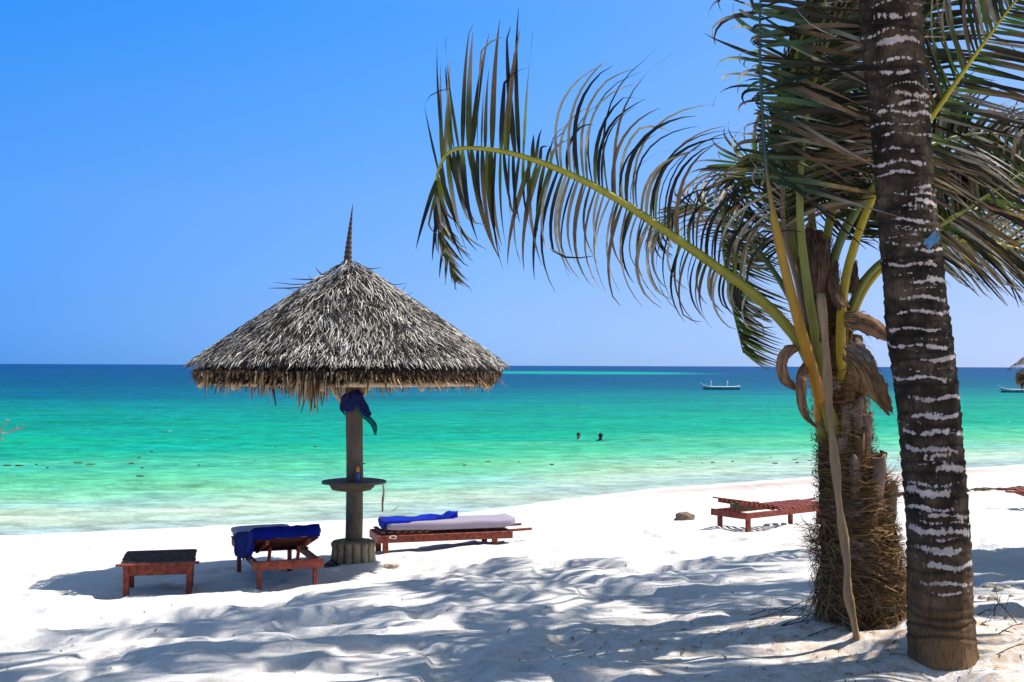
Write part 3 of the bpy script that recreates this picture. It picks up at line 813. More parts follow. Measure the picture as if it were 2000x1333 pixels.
# low side table
pt = settle(246, 1160); rt = R(14)
tb = empty('side_table', pt + Matrix.Rotation(rt, 3, 'Z') @ Vector((.325, .39, 0)), rt, label='low side table with dark plank top and red legs, far left on the sand', cat='table')
for k in range(6):
    mb = local(MB()); mb.box((random.uniform(-.006, .006), -.345 + .138 * k, .292 + random.uniform(-.002, .002)), (.77, .128, .02), j=.002); mb.build('top_plank', M['greywood'], tb, smooth=False)
mb = local(MB()); mb.box((0, -.445, .289), (.86, .065, .022), j=.002); mb.build('top_edge', M['redwood'], tb, smooth=False)
mb = local(MB()); mb.box((0, .445, .289), (.74, .05, .022), j=.002); mb.build('top_edge', M['redwood'], tb, smooth=False)
for y in (-.385, .385):
    mb = local(MB()); mb.box((0, y, .215), (.60, .025, .11), j=.002); mb.build('apron', M['redwood'], tb, smooth=False)
for x in (-.33, .33):
    mb = local(MB()); mb.box((x, 0, .215), (.025, .72, .10), j=.002); mb.build('apron', M['redwood'], tb, smooth=False)
for x in (-.325, .325):
    for y in (-.39, .36):
        mb = local(MB()); mb.box((x, y, .065), (.065, .06, .42), j=.002, rot=Matrix.Rotation(R(2.0 if x > 0 else -.5), 3, 'Y')); mb.build('leg', M['redwood'], tb, smooth=False)

# ------------------------------------------------------------------ palms
WIND = Vector((1.0, .12, .02))
GREEN = (.050, .105, .012); DGREEN = (.012, .034, .008); YEL = (.26, .24, .025); BROWN = (.21, .125, .065); GREY = (.36, .285, .22); DBROWN = (.022, .015, .011); LGREY = (.52, .46, .40)
def mix3(a, b, t): t = max(0, min(1, t)); return tuple(x + (y - x) * t for x, y in zip(a, b))
def frond(parent, ctrl, r0=.035, start=.3, L=.9, nleaf=62, plane=(0, -1, 0), stalk=((.30, .20, .03), (.22, .24, .03)), wind=.5, grav=.35, dry=.5, green=GREEN,
          lenf=None, angf=(1.15, .35), width=.034, stiff=None, sides=(1, 1), seg=7, tipcol=None, rtip=.006, label=None, dirf=None, scat=.07, widf=None):
    pts = interp(ctrl, 40)
    P = np.array([tuple(p) for p in pts]); ds = np.r_[0, np.cumsum(np.linalg.norm(np.diff(P, axis=0), axis=1))]; tot = ds[-1]; u = ds / tot
    rad = [max(rtip, r0 * (1 - x) ** .8) * (1.35 if x < .04 else 1) * (1 if len(stalk) < 3 or x < .45 else .55) for x in u]
    mb = MB(); cs = [mix3(stalk[0], stalk[1], x * 1.6) if len(stalk) < 3 or x < .42 else mix3(stalk[1], stalk[2], (x - .42) * 8) for x in u]
    mb.tube(pts, rad, n=8, col=cs, ref=plane, flat=.72, jit=.03)
    fo = mb.build('frond', M['rachis'], parent)
    if label: fo['label'] = label
    lb = MB(); pl_ = Vector(plane).normalized()
    for side in (-1, 1):
        if not sides[0 if side < 0 else 1]: continue
        for i in range(nleaf):
            x = start + (1 - start) * ((i + random.uniform(-.3, .3) + .5) / nleaf)
            x = min(max(x, start), .995)
            if random.random() < .04: continue
            p = Vector([np.interp(x, u, P[:, j]) for j in range(3)])
            q = Vector([np.interp(min(1, x + .02), u, P[:, j]) for j in range(3)]) - Vector([np.interp(x - .02, u, P[:, j]) for j in range(3)])
            T = q.normalized()
            S = T.cross(pl_).normalized() * side
            Nn = S.cross(T).normalized()
            s01 = (x - start) / (1 - start)
            lf = lenf(s01, side) if lenf else (.55 + .45 * math.sin(min(1, s01 * 1.6) * math.pi / 2)) * (1 - .62 * max(0, s01 - .55) / .45)
            LL = L * lf * random.uniform(.84, 1.08)
            fa = angf[0] + (angf[1] - angf[0]) * s01 + random.gauss(0, .07)       # angle off the rachis
            d_ = (T * math.cos(fa) + S * math.sin(fa) + Nn * (random.gauss(0.0, .10) - .12)).normalized()
            if dirf:
                w_, v_ = dirf(s01, side)
                if w_ > 0: d_ = (d_ * (1 - w_) + (Vector(v_).normalized() + Vector([random.gauss(0, scat) for _ in range(3)])) * w_).normalized()
            k_ = stiff(s01, side) if stiff else 1.0
            wnd = wind * k_ * random.uniform(.75, 1.3); grv = grav * k_ * random.uniform(.6, 1.3)
            dryl = (dry(s01) if callable(dry) else dry) + random.gauss(0, .16)
            w0 = width * random.uniform(.7, 1.15) * (.65 + .35 * lf) * (widf(s01, side) if widf else 1)
            pp = [p]; n_ = seg
            curl = random.gauss(0, .3); kink = random.random() < .38; kd = Vector((random.gauss(.7, .6), random.gauss(0, .5), random.gauss(-.25, .6))); kp = random.choice((n_ - 1, n_ - 2, n_ - 2, n_ - 3))
            for kk in range(n_):
                f = (kk + 1) / n_
                d_ = (d_ + WIND * wnd * f * (2.2 / n_) + Vector((0, 0, -1)) * grv * f * (2.2 / n_) + Nn * curl * f * f * .12)
                if kink and kk >= kp: d_ = d_.normalized() + kd * .55
                d_.normalize()
                pp.append(pp[-1] + d_ * (LL / n_))
            ws = []; sd = []; cl = []
            tw = random.gauss(0, .5); base_n = Nn
            rb = random.random()
            brown = (GREY if rb < .24 else BROWN if rb < .46 else LGREY if rb < .60 else DBROWN)
            dk = random.choice((.12, .25, .5, .9, 1.6, 2.6))
            for kk, pt in enumerate(pp):
                f = kk / n_
                ws.append(w0 * (0.45 + .55 * min(1, f * 6)) * (1 - f ** 2.2) + .003)
                dd_ = (pp[min(kk + 1, n_)] - pp[max(kk - 1, 0)]).normalized()
                a = dd_.cross(base_n)
                if a.length < .05: a = dd_.cross(Vector((0, 0, 1)))
                a.normalize(); b = dd_.cross(a).normalized()
                an = tw * (1 - .3 * f) + f * f * tw * 1.8 + (.35 if side > 0 else -.35)
                sd.append(a * math.cos(an) + b * math.sin(an))
                g_ = mix3(tuple(q_ * dk for q_ in green), tipcol or YEL, (1 - f) * .25 * random.random())
                cl.append(mix3(g_, brown, (f - (1 - dryl) + .12) / .22))
            lb.ribbon(pp, ws, sd, cl)
    lb.build('leaflets', M['leaf'], fo, smooth=True)
    return fo
PX = lambda L_: [W(u, v, D) for (u, v, D) in L_]
# ---- short palm with the fibre-covered base
G2 = G(1690, 1243)
palm2 = empty('palm_tree', G2, label='short palm with shaggy brown fibre-wrapped trunk and low windblown fronds', cat='palm tree', group='coconut palms on the beach')
D2 = G2.y
tr = [(1686, 1262, 60), (1688, 1245, 72), (1684, 1200, 70), (1680, 1140, 76), (1678, 1080, 76), (1672, 1037, 70), (1668, 1000, 62), (1664, 960, 60), (1658, 920, 54), (1650, 880, 50), (1645, 840, 47), (1640, 790, 45), (1632, 740, 44), (1622, 690, 42), (1612, 640, 38), (1606, 590, 33), (1603, 540, 28), (1600, 490, 20), (1598, 450, 8)]
cpts = interp([W(u, v, D2) for (u, v, w) in tr], 90)
crad = np.interp(np.linspace(0, 1, 90), np.linspace(0, 1, len(tr)), [w / F * D2 for (_, _, w) in tr])
mb = MB(); n = 40; vs = []; cs = []; fs = []
for i, p in enumerate(cpts):
    for k in range(n):
        an = 2 * math.pi * k / n
        nz = float(vnoise(an * 2.2, i * .18, 51)) * .16 + float(vnoise(an * 6, i * .5, 52)) * .10
        rr = crad[i] * (1 + nz)
        vs.append(p + Vector((math.cos(an) * rr, math.sin(an) * rr, 0)))
        t_ = float(vnoise(an * 3, i * .3, 53)) + .5
        cs.append(mix3((.055, .03, .018), (.17, .10, .055), t_))
for i in range(89):
    for k in range(n): fs.append((i * n + k, i * n + (k + 1) % n, (i + 1) * n + (k + 1) % n, (i + 1) * n + k))
mb.add(vs, fs, cs); mb.build('trunk', M['fibre'], palm2)
def trunk_at(v):
    vv = [t[1] for t in tr][::-1]
    return np.interp(v, vv, [t[0] for t in tr][::-1]), np.interp(v, vv, [t[2] for t in tr][::-1]) / F * D2
# broken leaf bases (boots) clasping the trunk
random.seed(5)
def boot(u, v, an, L, w, col, lean=.12, name='leaf_base'):
    uc, r = trunk_at(v); c = W(uc, v, D2); rad = Vector((math.cos(an), math.sin(an), 0)); tg = Vector((-math.sin(an), math.cos(an), 0))
    mb = MB(); vs = []; fs = []; m_ = 8
    for i in range(m_ + 1):
        s_ = i / m_
        ww = w * (1 - .55 * s_ ** .8) * (1 + .08 * math.sin(i * 2))
        ctr_ = c + rad * (r * .93 + lean * L * s_ ** 1.6 * .5) + Vector((0, 0, L * s_)) + tg * (.04 * L * math.sin(s_ * 2 + u))
        for k in range(7):
            a = (k / 6 - .5)
            vs.append(ctr_ + tg * (a * ww) + rad * (.028 * (1 - (2 * a) ** 2) - abs(a) * ww * .45 + random.uniform(-.004, .004)) + Vector((0, 0, random.uniform(-.02, .03) if i == m_ else 0)))
    for i in range(m_):
        for k in range(6): fs.append((i * 7 + k, i * 7 + k + 1, (i + 1) * 7 + k + 1, (i + 1) * 7 + k))
    nb = len(vs); vs2 = [p - rad * .02 for p in vs]
    fs += [tuple(q + nb for q in f)[::-1] for f in fs]
    for i in range(m_):
        for k in (0, 6): fs.append((i * 7 + k, (i + 1) * 7 + k, nb + (i + 1) * 7 + k, nb + i * 7 + k))
    for k in range(6): fs.append((m_ * 7 + k, m_ * 7 + k + 1, nb + m_ * 7 + k + 1, nb + m_ * 7 + k))
    mb.add(vs + vs2, fs, [mix3(col, (.10, .06, .04), random.random() * .35) for _ in range(len(vs) * 2)])
    return mb.build(name, M['boot'], palm2)
GB = (.40, .28, .20); TB = (.30, .17, .08)
for (v, fr, L, w, c) in ((1000, -1.9, .42, .17, GB), (1010, -1.05, .45, .20, GB), (960, -.6, .30, .17, TB), (975, -2.4, .34, .15, GB), (930, -2.2, .30, .17, GB), (900, -1.0, .34, .16, GB), (925, -1.5, .28, .16, TB), (870, -1.9, .30, .16, GB),
                         (860, -1.25, .30, .17, GB), (830, -2.3, .26, .15, TB), (820, -.8, .28, .15, TB), (790, -1.6, .30, .17, TB), (770, -2.4, .26, .15, TB), (765, -1.0, .26, .14, GB), (735, -.5, .28, .14, TB), (730, -1.9, .28, .15, TB), (1040, -.4, .35, .2, GB), (1060, -1.5, .25, .22, TB), (1130, -2.6, .3, .2, GB), (700, -1.3, .3, .16, TB), (850, .8, .3, .16, TB), (950, 2.2, .3, .18, GB), (780, 1.8, .3, .16, TB)):
    boot(0, v, fr, L, w, c)
for (v, fr, L, w, c) in ((838, -2.15, .20, .17, TB), (815, -2.45, .16, .15, (.22, .12, .06)), (800, -1.35, .20, .17, TB), (822, -1.75, .17, .16, (.26, .15, .08)), (745, -1.45, .16, .15, TB)):
    boot(3, v, fr, L, w, c)
# fibre mats: many fine curved strands, in tiers
def strands(name, nn, vr, length, dirf, col, w=.0035, lift=.03, amin=-3.5, amax=.6, rs=1.0):
    mb = MB()
    for i in range(nn):
        v = random.uniform(*vr); an = random.uniform(amin, amax)
        uc, r = trunk_at(v); c = W(uc, v, D2); rad = Vector((math.cos(an), math.sin(an), 0)); tg = Vector((-math.sin(an), math.cos(an), 0))
        L = random.uniform(*length); d_ = dirf(an)
        p = c + rad * (r * rs * random.uniform(.97, 1.10)); pp = [p]; dv = (tg * d_[0] + rad * d_[1] + Vector((0, 0, d_[2])) + Vector([random.gauss(0, .18) for _ in range(3)])).normalized()
        bend = Vector([random.gauss(0, .35) for _ in range(3)]) + Vector((0, 0, -.35))
        for k in range(4):
            p = p + dv * L / 4
            # keep hugging the trunk
            q = p - c; q.z = 0
            if q.length > r * 1.22 and lift < .05: p = p - q.normalized() * (q.length - r * 1.22) * .6
            pp.append(p); dv = (dv + bend * .3 - rad * .12).normalized()
        cc_ = rand_col(*col); ww = w * random.uniform(.6, 2.0)
        sd = Vector((0, 0, 1)).cross(dv); sd = sd.normalized() if sd.length > .1 else tg
        sd = (sd + Vector((0, 0, random.gauss(0, .8)))).normalized()
        mb.ribbon(pp, [ww, ww, ww, ww * .8, ww * .3], [sd] * 5, [tuple(x * .7 for x in cc_)] + [cc_] * 4)
    return mb.build(name, M['fibre'], palm2)
FC = ((.010, .005, .003), (.60, .37, .18)); FC2 = ((.02, .009, .004), (.60, .34, .14))
sw = lambda z, rr, tt=1: (lambda an: (tt * random.choice((-1, 1, 1)), rr, z))
strands('fibre_skirt', 2600, (1030, 1222), (.12, .34), sw(-.15, .15), FC)
strands('fibre_skirt', 700, (1100, 1215), (.12, .30), lambda an: (.3 * random.choice((-1, 1)), .25, -1), FC, lift=.1)
strands('fibre_mat', 2000, (880, 1035), (.10, .30), sw(.1, .15), FC2)
strands('fibre_mat', 1500, (640, 880), (.10, .28), sw(.2, .12), FC2)
strands('fibre_tuft', 260, (1030, 1090), (.10, .26), lambda an: (.5, .8, .45), FC, lift=.1, amin=-3.6, amax=-2.4)
strands('fibre_tuft', 200, (930, 990), (.08, .22), lambda an: (.4, .9, .5), FC, lift=.1, amin=-.8, amax=.3)
strands('fibre_tuft', 220, (1150, 1225), (.12, .30), lambda an: (.3, .5, -.8), FC, lift=.1, amin=-3.5, amax=-2.6)
random.seed(91)
def wrap(v, a0, a1, h, col, out_=.02, slant=.0):
    mb = MB(); NA = 26; NH = 9; vs = []; cs = []; fs = []; sd_ = random.random() * 50
    for lay in (0, 1):
        for i in range(NA + 1):
            an = a0 + (a1 - a0) * i / NA
            for k in range(NH + 1):
                f = k / NH; hh = h * (1 + .5 * float(vnoise(i * .5 + sd_, 1, 2)) + .5 * float(vnoise(i * 1.6 + sd_, 2, 2)))
                vv = v - (hh * (f - .5) + slant * (i / NA - .5)) / .00372
                uc, r = trunk_at(vv); c = W(uc, vv, D2)
                e = math.sin(math.pi * i / NA) ** .4
                rr = r * (1.0 + .05 * float(vnoise(i * .4 + sd_, k * .5, 4))) + (out_ * (1 - f * .9) + .012 * float(vnoise(i * .9, k * 1.7 + sd_, 8))) * e - lay * .008
                vs.append(c + Vector((math.cos(an) * rr, math.sin(an) * rr, 0)))
                st_ = .5 + float(vnoise(i * .35 + sd_, k * 2.3 + slant * i * .5, 9)) * 1.4
                cs.append(mix3(tuple(x * .25 for x in col), tuple(min(.8, x * 1.5) for x in col), st_))
    nn = (NA + 1) * (NH + 1)
    for lay in (0, 1):
        for i in range(NA):
            for k in range(NH):
                q = (lay * nn + i * (NH + 1) + k, lay * nn + (i + 1) * (NH + 1) + k, lay * nn + (i + 1) * (NH + 1) + k + 1, lay * nn + i * (NH + 1) + k + 1)
                fs.append(q if lay == 0 else q[::-1])
    for i in range(NA):
        for k in (0, NH): fs.append((i * (NH + 1) + k, (i + 1) * (NH + 1) + k, nn + (i + 1) * (NH + 1) + k, nn + i * (NH + 1) + k))
    mb.add(vs, fs, cs); return mb.build('leaf_sheath', M['fibre'], palm2)
WC = (.24, .135, .06); WC2 = (.36, .27, .20)
for q in range(34):
    v_ = 1190 - 13.0 * q + random.uniform(-8, 8); a_ = random.uniform(-3.3, -1.0); wdt = random.uniform(.7, 1.7)
    wrap(v_, a_, a_ + wdt, random.uniform(.10, .20), random.choice((WC, WC, WC2, (.17, .09, .045))), out_=random.uniform(.015, .05), slant=random.uniform(-.12, .12))
# inner sheath of the crown
def sheet(name, px, wid, col, thick=.012, curl=.25, mat='boot', plane=(0, -1, 0), rag=.02, par=None):
    NP = 34; m_ = 21; sd_ = px[0][0] % 13
    P = interp([W(*q) for q in px], NP); mb = MB(); vs = []; fs = []; cs = []; pl_ = Vector(plane)
    wd = np.interp(np.linspace(0, 1, NP), np.linspace(0, 1, len(wid)), wid)
    for lay in (0, 1):
        for i, p in enumerate(P):
            t_ = (P[min(i + 1, NP - 1)] - P[max(i - 1, 0)]).normalized(); s_ = t_.cross(pl_).normalized()
            tw = Matrix.Rotation(.5 * math.sin(i * .13 + sd_), 3, t_); s_ = tw @ s_; pn = tw @ pl_
            for k in range(m_):
                a = k / (m_ - 1) - .5
                edge = 1 + (.22 * float(vnoise(i * .9 + sd_, 3 if a > 0 else 9, 5)) + .12 * float(vnoise(i * 2.7, 3 if a > 0 else 9, 6))) * abs(2 * a) ** 3
                ridge = .005 * math.sin(k * 2.2 + .3 * math.sin(i * .4)) + .006 * float(vnoise(k * .8, i * .35, 11))
                e = min(i, NP - 1 - i); jag = t_ * (float(vnoise(k * 1.7, 7 + sd_, 3)) * .07 * max(0, 1 - e / 4))
                vs.append(p + s_ * a * wd[i] * edge + pn * (curl * wd[i] * (1 - 4 * a * a) + ridge - lay * thick) + jag)
                st_ = float(vnoise(k * 1.15 + sd_, i * .12, 9)) + .5 + .5 * float(vnoise(k * .4, i * .5, 10))
                cs.append(mix3(tuple(x * .32 for x in col), tuple(min(.8, x * 1.5) for x in col), st_))
    nn = NP * m_
    for lay in (0, 1):
        for i in range(NP - 1):
            for k in range(m_ - 1):
                q = (lay * nn + i * m_ + k, lay * nn + i * m_ + k + 1, lay * nn + (i + 1) * m_ + k + 1, lay * nn + (i + 1) * m_ + k)
                fs.append(q if lay == 0 else q[::-1])
    for i in range(NP - 1):
        for k in (0, m_ - 1): fs.append((i * m_ + k, (i + 1) * m_ + k, nn + (i + 1) * m_ + k, nn + i * m_ + k))
    for i in (0, NP - 1):
        for k in range(m_ - 1): fs.append((i * m_ + k, i * m_ + k + 1, nn + i * m_ + k + 1, nn + i * m_ + k))
    mb.add(vs, fs, cs)
    for q in range(40):                      # frayed fibres along the margins
        i = random.randint(1, NP - 2); k = random.choice((0, m_ - 1)); p = vs[i * m_ + k]; t_ = (P[i + 1] - P[i - 1]).normalized()
        d_ = (t_ + (vs[i * m_ + k] - vs[i * m_ + m_ // 2]).normalized() * random.uniform(.1, .7)).normalized(); L = random.uniform(.02, .07)
        mb.ribbon([p - d_ * .01, p + d_ * L * .5, p + d_ * L - Vector((0, 0, L * .2))], [.004, .003, .001], [t_.cross(d_).normalized() if t_.cross(d_).length > .01 else pl_] * 3, [col] * 3)
    return mb.build(name, M[mat], par or palm2)
SC = (.34, .19, .10)
sheet('dry_sheath', [(1640, 622, 8.3), (1668, 625, 8.25), (1700, 636, 8.25), (1748, 664, 8.3)], [.07, .13, .16, .05], SC)
sheet('dry_sheath', [(1655, 690, 8.15), (1688, 720, 8.05), (1712, 760, 8.0), (1738, 805, 8.0)], [.10, .17, .15, .05], (.36, .20, .09))
sheet('dry_sheath', [(1660, 668, 8.2), (1690, 700, 8.1), (1697, 722, 8.1)], [.12, .14, .10], GB)
sheet('dry_sheath', [(1556, 678, 8.2), (1536, 690, 8.15), (1527, 716, 8.1), (1536, 744, 8.1), (1562, 764, 8.15)], [.05, .085, .09, .07, .02], SC, curl=.35)
sheet('dry_sheath', [(1576, 712, 8.2), (1566, 740, 8.1), (1566, 780, 8.1), (1574, 812, 8.1), (1592, 832, 8.15)], [.05, .09, .075, .045, .015], SC, curl=.35)
sheet('dry_sheath', [(1645, 600, 8.2), (1628, 560, 8.25), (1634, 510, 8.3)], [.12, .10, .01], (.22, .125, .07))
sheet('dry_sheath', [(1655, 575, 8.4), (1665, 545, 8.45), (1672, 515, 8.5)], [.06, .11, .02], (.17, .10, .07))
sheet('dry_sheath', [(1598, 660, 8.25), (1594, 590, 8.25), (1600, 530, 8.25), (1606, 475, 8.3)], [.16, .15, .17, .10], (.17, .095, .06))
sheet('dry_sheath', [(1588, 560, 8.3), (1578, 500, 8.3), (1584, 440, 8.4)], [.12, .14, .06], (.15, .085, .055))
strands('fibre_mat', 700, (480, 660), (.08, .22), sw(.6, .1), ((.07, .038, .02), (.26, .155, .08)), amin=-3.1, amax=0)
# long dead stalk hanging from the crown to the sand
st = [(1604, 575, 8.05), (1610, 640, 8.0), (1615, 700, 7.98), (1618, 780, 7.97), (1625, 850, 7.95), (1633, 920, 7.95), (1639, 990, 7.93), (1648, 1050, 7.92), (1655, 1110, 7.92), (1656, 1160, 7.92), (1668, 1215, 7.92), (1676, 1268, 7.92)]
gs = G(1677, 1268).y; st = [(u, v, D + (gs - 7.92) * max(0, (v - 900) / 368) ** 1.3 if v > 900 else D) for (u, v, D) in st] + [(1679, 1282, gs)]
mb = MB(); sp_ = interp(PX(st), 40); mb.tube(sp_, [(.026 + .006 * math.sin(i * .9) + .004 * random.random()) for i in range(40)], n=9, col=(.44, .28, .15), jit=.10)
mb.build('dead_stalk', M['boot'], palm2)
# fronds (control points: along the stalk)
ORA = ((.48, .20, .008), (.40, .25, .015)); OLV = ((.20, .19, .02), (.24, .25, .04)); GRN = ((.10, .13, .03), (.16, .19, .04)); YLW = ((.46, .29, .008), (.52, .40, .015)); BRS = ((.20, .13, .07), (.26, .17, .09))
def lf1(s, side):
    if side == UPS:
        return float(np.interp(s, [0, .12, .25, .40, .49, .50, .545, .56, .70, .77, .80, .86, 1], [.75, .85, 1.1, 1.15, .85,   .25, .3, 1.02, .94, .80, .40, .30, .16])) * random.choice((1, .9, .75, 1.05, .6))
    return float(np.interp(s, [0, .10, .25, .45, .60, .75, .85, 1], [.40, .55, .80, .92, .90, .70, .42, .18])) * random.choice((1, 1, .85, .65))
def df1(s, side):
    if side == UPS:
        if s < .50: return (.55, (-.30, -.05, 1))
        if s < .78: return (.88, (.03 + .2 * (.7 - s), -.1, 1))
        return (.80, (-.05 + random.random() * .6, -.2, -1))
    if s < .55: return (.5, (.05, -.05, -1))
    if s < .84: return (.8, (.12, -.1, -1))
    return (.75, (.42, -.1, -1))
UPS = 1
random.seed(101)
F1 = [(1640, 870, 8.5), (1602, 760, 8.35), (1560, 668, 8.2), (1490, 590, 8.15), (1400, 522, 8.05), (1300, 452, 8.0), (1200, 386, 7.9), (1100, 335, 7.85), (1010, 303, 7.8), (930, 290, 7.8), (880, 296, 7.82), (856, 335, 7.9), (850, 400, 7.95), (862, 470, 8.0), (892, 546, 8.05)]
frond(palm2, PX(F1), r0=.048, start=.30, L=.92, nleaf=104, seg=9, widf=lambda s, side: 1.55 if .5 < s < .8 else 1.05, plane=(0, -1, .12), stalk=(OLV[0], (.42, .36, .03)), wind=.85, grav=.12, dry=lambda q: .92 if q < .5 else .62, green=(.085, .10, .012), lenf=lf1, angf=(1.25, 1.15), width=.025, dirf=df1,
      stiff=lambda s, side: (2.0 if s < .35 else 1.35 if s < .52 else .10) if side == UPS else (1.3 if s < .3 else .9 if s < .5 else .30 if s < .84 else .4), label='long arching frond reaching far left, leaflets blown upright and browned')
# cluster of upright leaflets near the bend handled by the same frond; a twin folded tip behind it
random.seed(102)
UPS2 = 1
def F_(ctrl, **k): return frond(palm2, PX(ctrl), **k)

F_([(1606, 815, 8.55), (1593, 745, 8.24), (1560, 630, 8.05), (1527, 500, 7.98), (1507, 400, 7.92), (1494, 300, 7.88), (1487, 180, 7.85), (1484, 60, 7.8), (1490, -80, 7.75), (1515, -210, 7.7)], r0=.052, start=.50, L=1.0, nleaf=105, seg=8, plane=(.25, -1, 0), stalk=ORA + ((.03, .07, .06),), wind=.85, grav=.48, dry=.62, green=(.012, .042, .022), angf=(1.35, 1.1), width=.034, scat=.42,
   lenf=lambda s, side: random.choice((1.0, 1.05, .8, .6)) if side == UPS2 else random.choice((.08, .08, .25, .42)), stiff=lambda s, side: random.choice((.3, .8, 1.3)) if side == UPS2 else 1.8, dirf=lambda s, side: (.60, (.8, -.35, -.38)) if side == UPS2 else (.5, (-.9, .3, .25)))
F_([(1615, 860, 8.55), (1586, 640, 8.45), (1552, 500, 8.45), (1530, 400, 8.45), (1532, 250, 8.5), (1560, 90, 8.6), (1630, -60, 8.7)], r0=.055, start=.42, L=.95, nleaf=70, plane=(.1, -1, 0), stalk=OLV, wind=1.0, grav=.3, dry=.35, green=DGREEN, lenf=lambda s, side: (1.0 if side > 0 else .30) * (1 - .5 * max(0, s - .6) / .4))
F_([(1600, 740, 8.7), (1572, 560, 8.9), (1542, 420, 9.1), (1502, 322, 9.3), (1456, 308, 9.4), (1420, 368, 9.5), (1411, 460, 9.5), (1424, 570, 9.5), (1452, 690, 9.5)], r0=.04, start=.38, L=.66, nleaf=95, plane=(-.2, -1, .1), stalk=GRN, wind=.9, grav=.25, dry=.55, green=(.09, .15, .02), angf=(1.1, .8), width=.024, lenf=lambda s, side: (1.0 if side < 0 or s < .25 else .8) * (.9 if s < .8 else .6), dirf=lambda s, side: (.75, (.8, -.1, -.45)) if s > .45 else (0, (0, 0, 1)))
F_([(1635, 760, 8.5), (1612, 600, 8.5), (1628, 510, 8.5), (1662, 430, 8.5), (1722, 350, 8.6), (1805, 290, 8.8), (1905, 262, 9.0), (2030, 270, 9.2)], r0=.045, start=.40, L=.85, nleaf=70, plane=(0, -1, .5), stalk=GRN, wind=.4, grav=.6, dry=.5, green=DGREEN, angf=(1.2, .6))
F_([(1648, 790, 8.55), (1642, 640, 8.3), (1657, 520, 8.3), (1702, 392, 8.3), (1750, 318, 8.3), (1812, 240, 8.3), (1868, 160, 8.35), (1925, 80, 8.4), (1995, -10, 8.5), (2070, -70, 8.6)], r0=.045, start=.46, L=1.0, nleaf=72, plane=(.2, -1, .3), stalk=YLW, wind=.65, grav=.22, dry=.82, angf=(1.25, .8), width=.03, label='frond with bright yellow stalk rising to the upper right')
F_([(1650, 740, 8.5), (1652, 640, 8.6), (1690, 545, 8.7), (1760, 485, 8.8), (1840, 438, 8.8), (1920, 388, 8.9), (2010, 332, 9.0), (2110, 295, 9.1)], r0=.036, start=.44, L=.85, nleaf=72, plane=(0, -1, .5), stalk=OLV, wind=.5, grav=.55, dry=.85, angf=(1.25, .7), width=.028)
F_([(1655, 720, 8.6), (1664, 620, 8.7), (1712, 535, 8.9), (1790, 484, 9.0), (1890, 470, 9.1), (1995, 488, 9.2), (2090, 530, 9.2)], r0=.034, start=.42, L=.72, nleaf=80, plane=(0, -1, .5), stalk=YLW, wind=.5, grav=.6, dry=.8, angf=(1.1, .6), green=(.2, .22, .04), width=.026)
F_([(1620, 720, 8.8), (1610, 520, 8.9), (1640, 350, 9.0), (1702, 200, 9.1), (1790, 60, 9.2), (1880, -60, 9.3)], r0=.045, start=.32, L=1.0, nleaf=75, plane=(0, -1, .1), stalk=OLV, wind=.6, grav=.2, dry=.22, green=DGREEN, angf=(1.1, .5), lenf=lambda s, side: (1.0 if side > 0 else .35) * (1 - .4 * max(0, s - .6) / .4))
F_([(1612, 720, 8.9), (1592, 500, 9.0), (1582, 350, 9.1), (1602, 200, 9.2), (1662, 60, 9.3), (1745, -60, 9.4)], r0=.045, start=.35, L=.95, nleaf=75, plane=(.1, -1, 0), stalk=OLV, wind=.8, grav=.3, dry=.4, green=DGREEN, lenf=lambda s, side: (1.0 if side > 0 else .30) * (1 - .5 * max(0, s - .6) / .4))
F_([(1600, 740, 8.7), (1572, 560, 8.7), (1548, 420, 8.7), (1562, 300, 8.8), (1622, 205, 9), (1700, 160, 9.1), (1790, 165, 9.3), (1880, 215, 9.5)], r0=.04, start=.40, L=.85, nleaf=75, plane=(0, -1, .4), stalk=OLV, wind=.8, grav=.5, dry=.7, lenf=lambda s, side: (1.0 if side > 0 else .35) * (1 - .4 * max(0, s - .6) / .4))
F_([(1642, 720, 8.9), (1652, 550, 9), (1702, 410, 9.2), (1785, 345, 9.4), (1885, 340, 9.5), (1990, 385, 9.6)], r0=.04, start=.36, L=.85, nleaf=75, plane=(0, -1, .4), stalk=GRN, wind=.4, grav=.55, dry=.6, green=DGREEN)
F_([(1592, 690, 8.6), (1530, 560, 8.7), (1462, 470, 8.9), (1410, 420, 9.0), (1350, 400, 9.1), (1300, 425, 9.2), (1275, 480, 9.2)], r0=.03, start=.34, L=.46, nleaf=60, plane=(0, -1, .3), stalk=GRN, wind=1.1, grav=.2, dry=.9, width=.017, green=(.05, .09, .02))
F_([(1610, 740, 8.3), (1577, 560, 8.15), (1562, 400, 8.05), (1572, 250, 8.0), (1602, 120, 8.0), (1655, 0, 8.0), (1715, -110, 8.0)], r0=.042, start=.42, L=.9, nleaf=75, plane=(.2, -1, 0), stalk=OLV, wind=1.0, grav=.35, dry=.7, green=DGREEN, width=.03, lenf=lambda s, side: (1.0 if side > 0 else .30) * (1 - .5 * max(0, s - .6) / .4))
F_([(1600, 740, 8.4), (1560, 560, 8.35), (1530, 440, 8.35), (1536, 330, 8.35), (1580, 260, 8.35), (1650, 240, 8.4), (1720, 270, 8.5)], r0=.032, start=.42, L=.75, nleaf=70, plane=(0, -1, .3), stalk=BRS, wind=.9, grav=.5, dry=1.0, width=.022, lenf=lambda s, side: (1.0 if side > 0 else .35) * (1 - .4 * max(0, s - .6) / .4))
F_([(1620, 740, 8.9), (1625, 520, 9.1), (1680, 400, 9.3), (1780, 380, 9.5), (1880, 420, 9.7), (1960, 500, 9.8)], r0=.032, start=.36, L=.7, nleaf=70, plane=(0, -1, .4), stalk=BRS, wind=.5, grav=.5, dry=.9, width=.024)
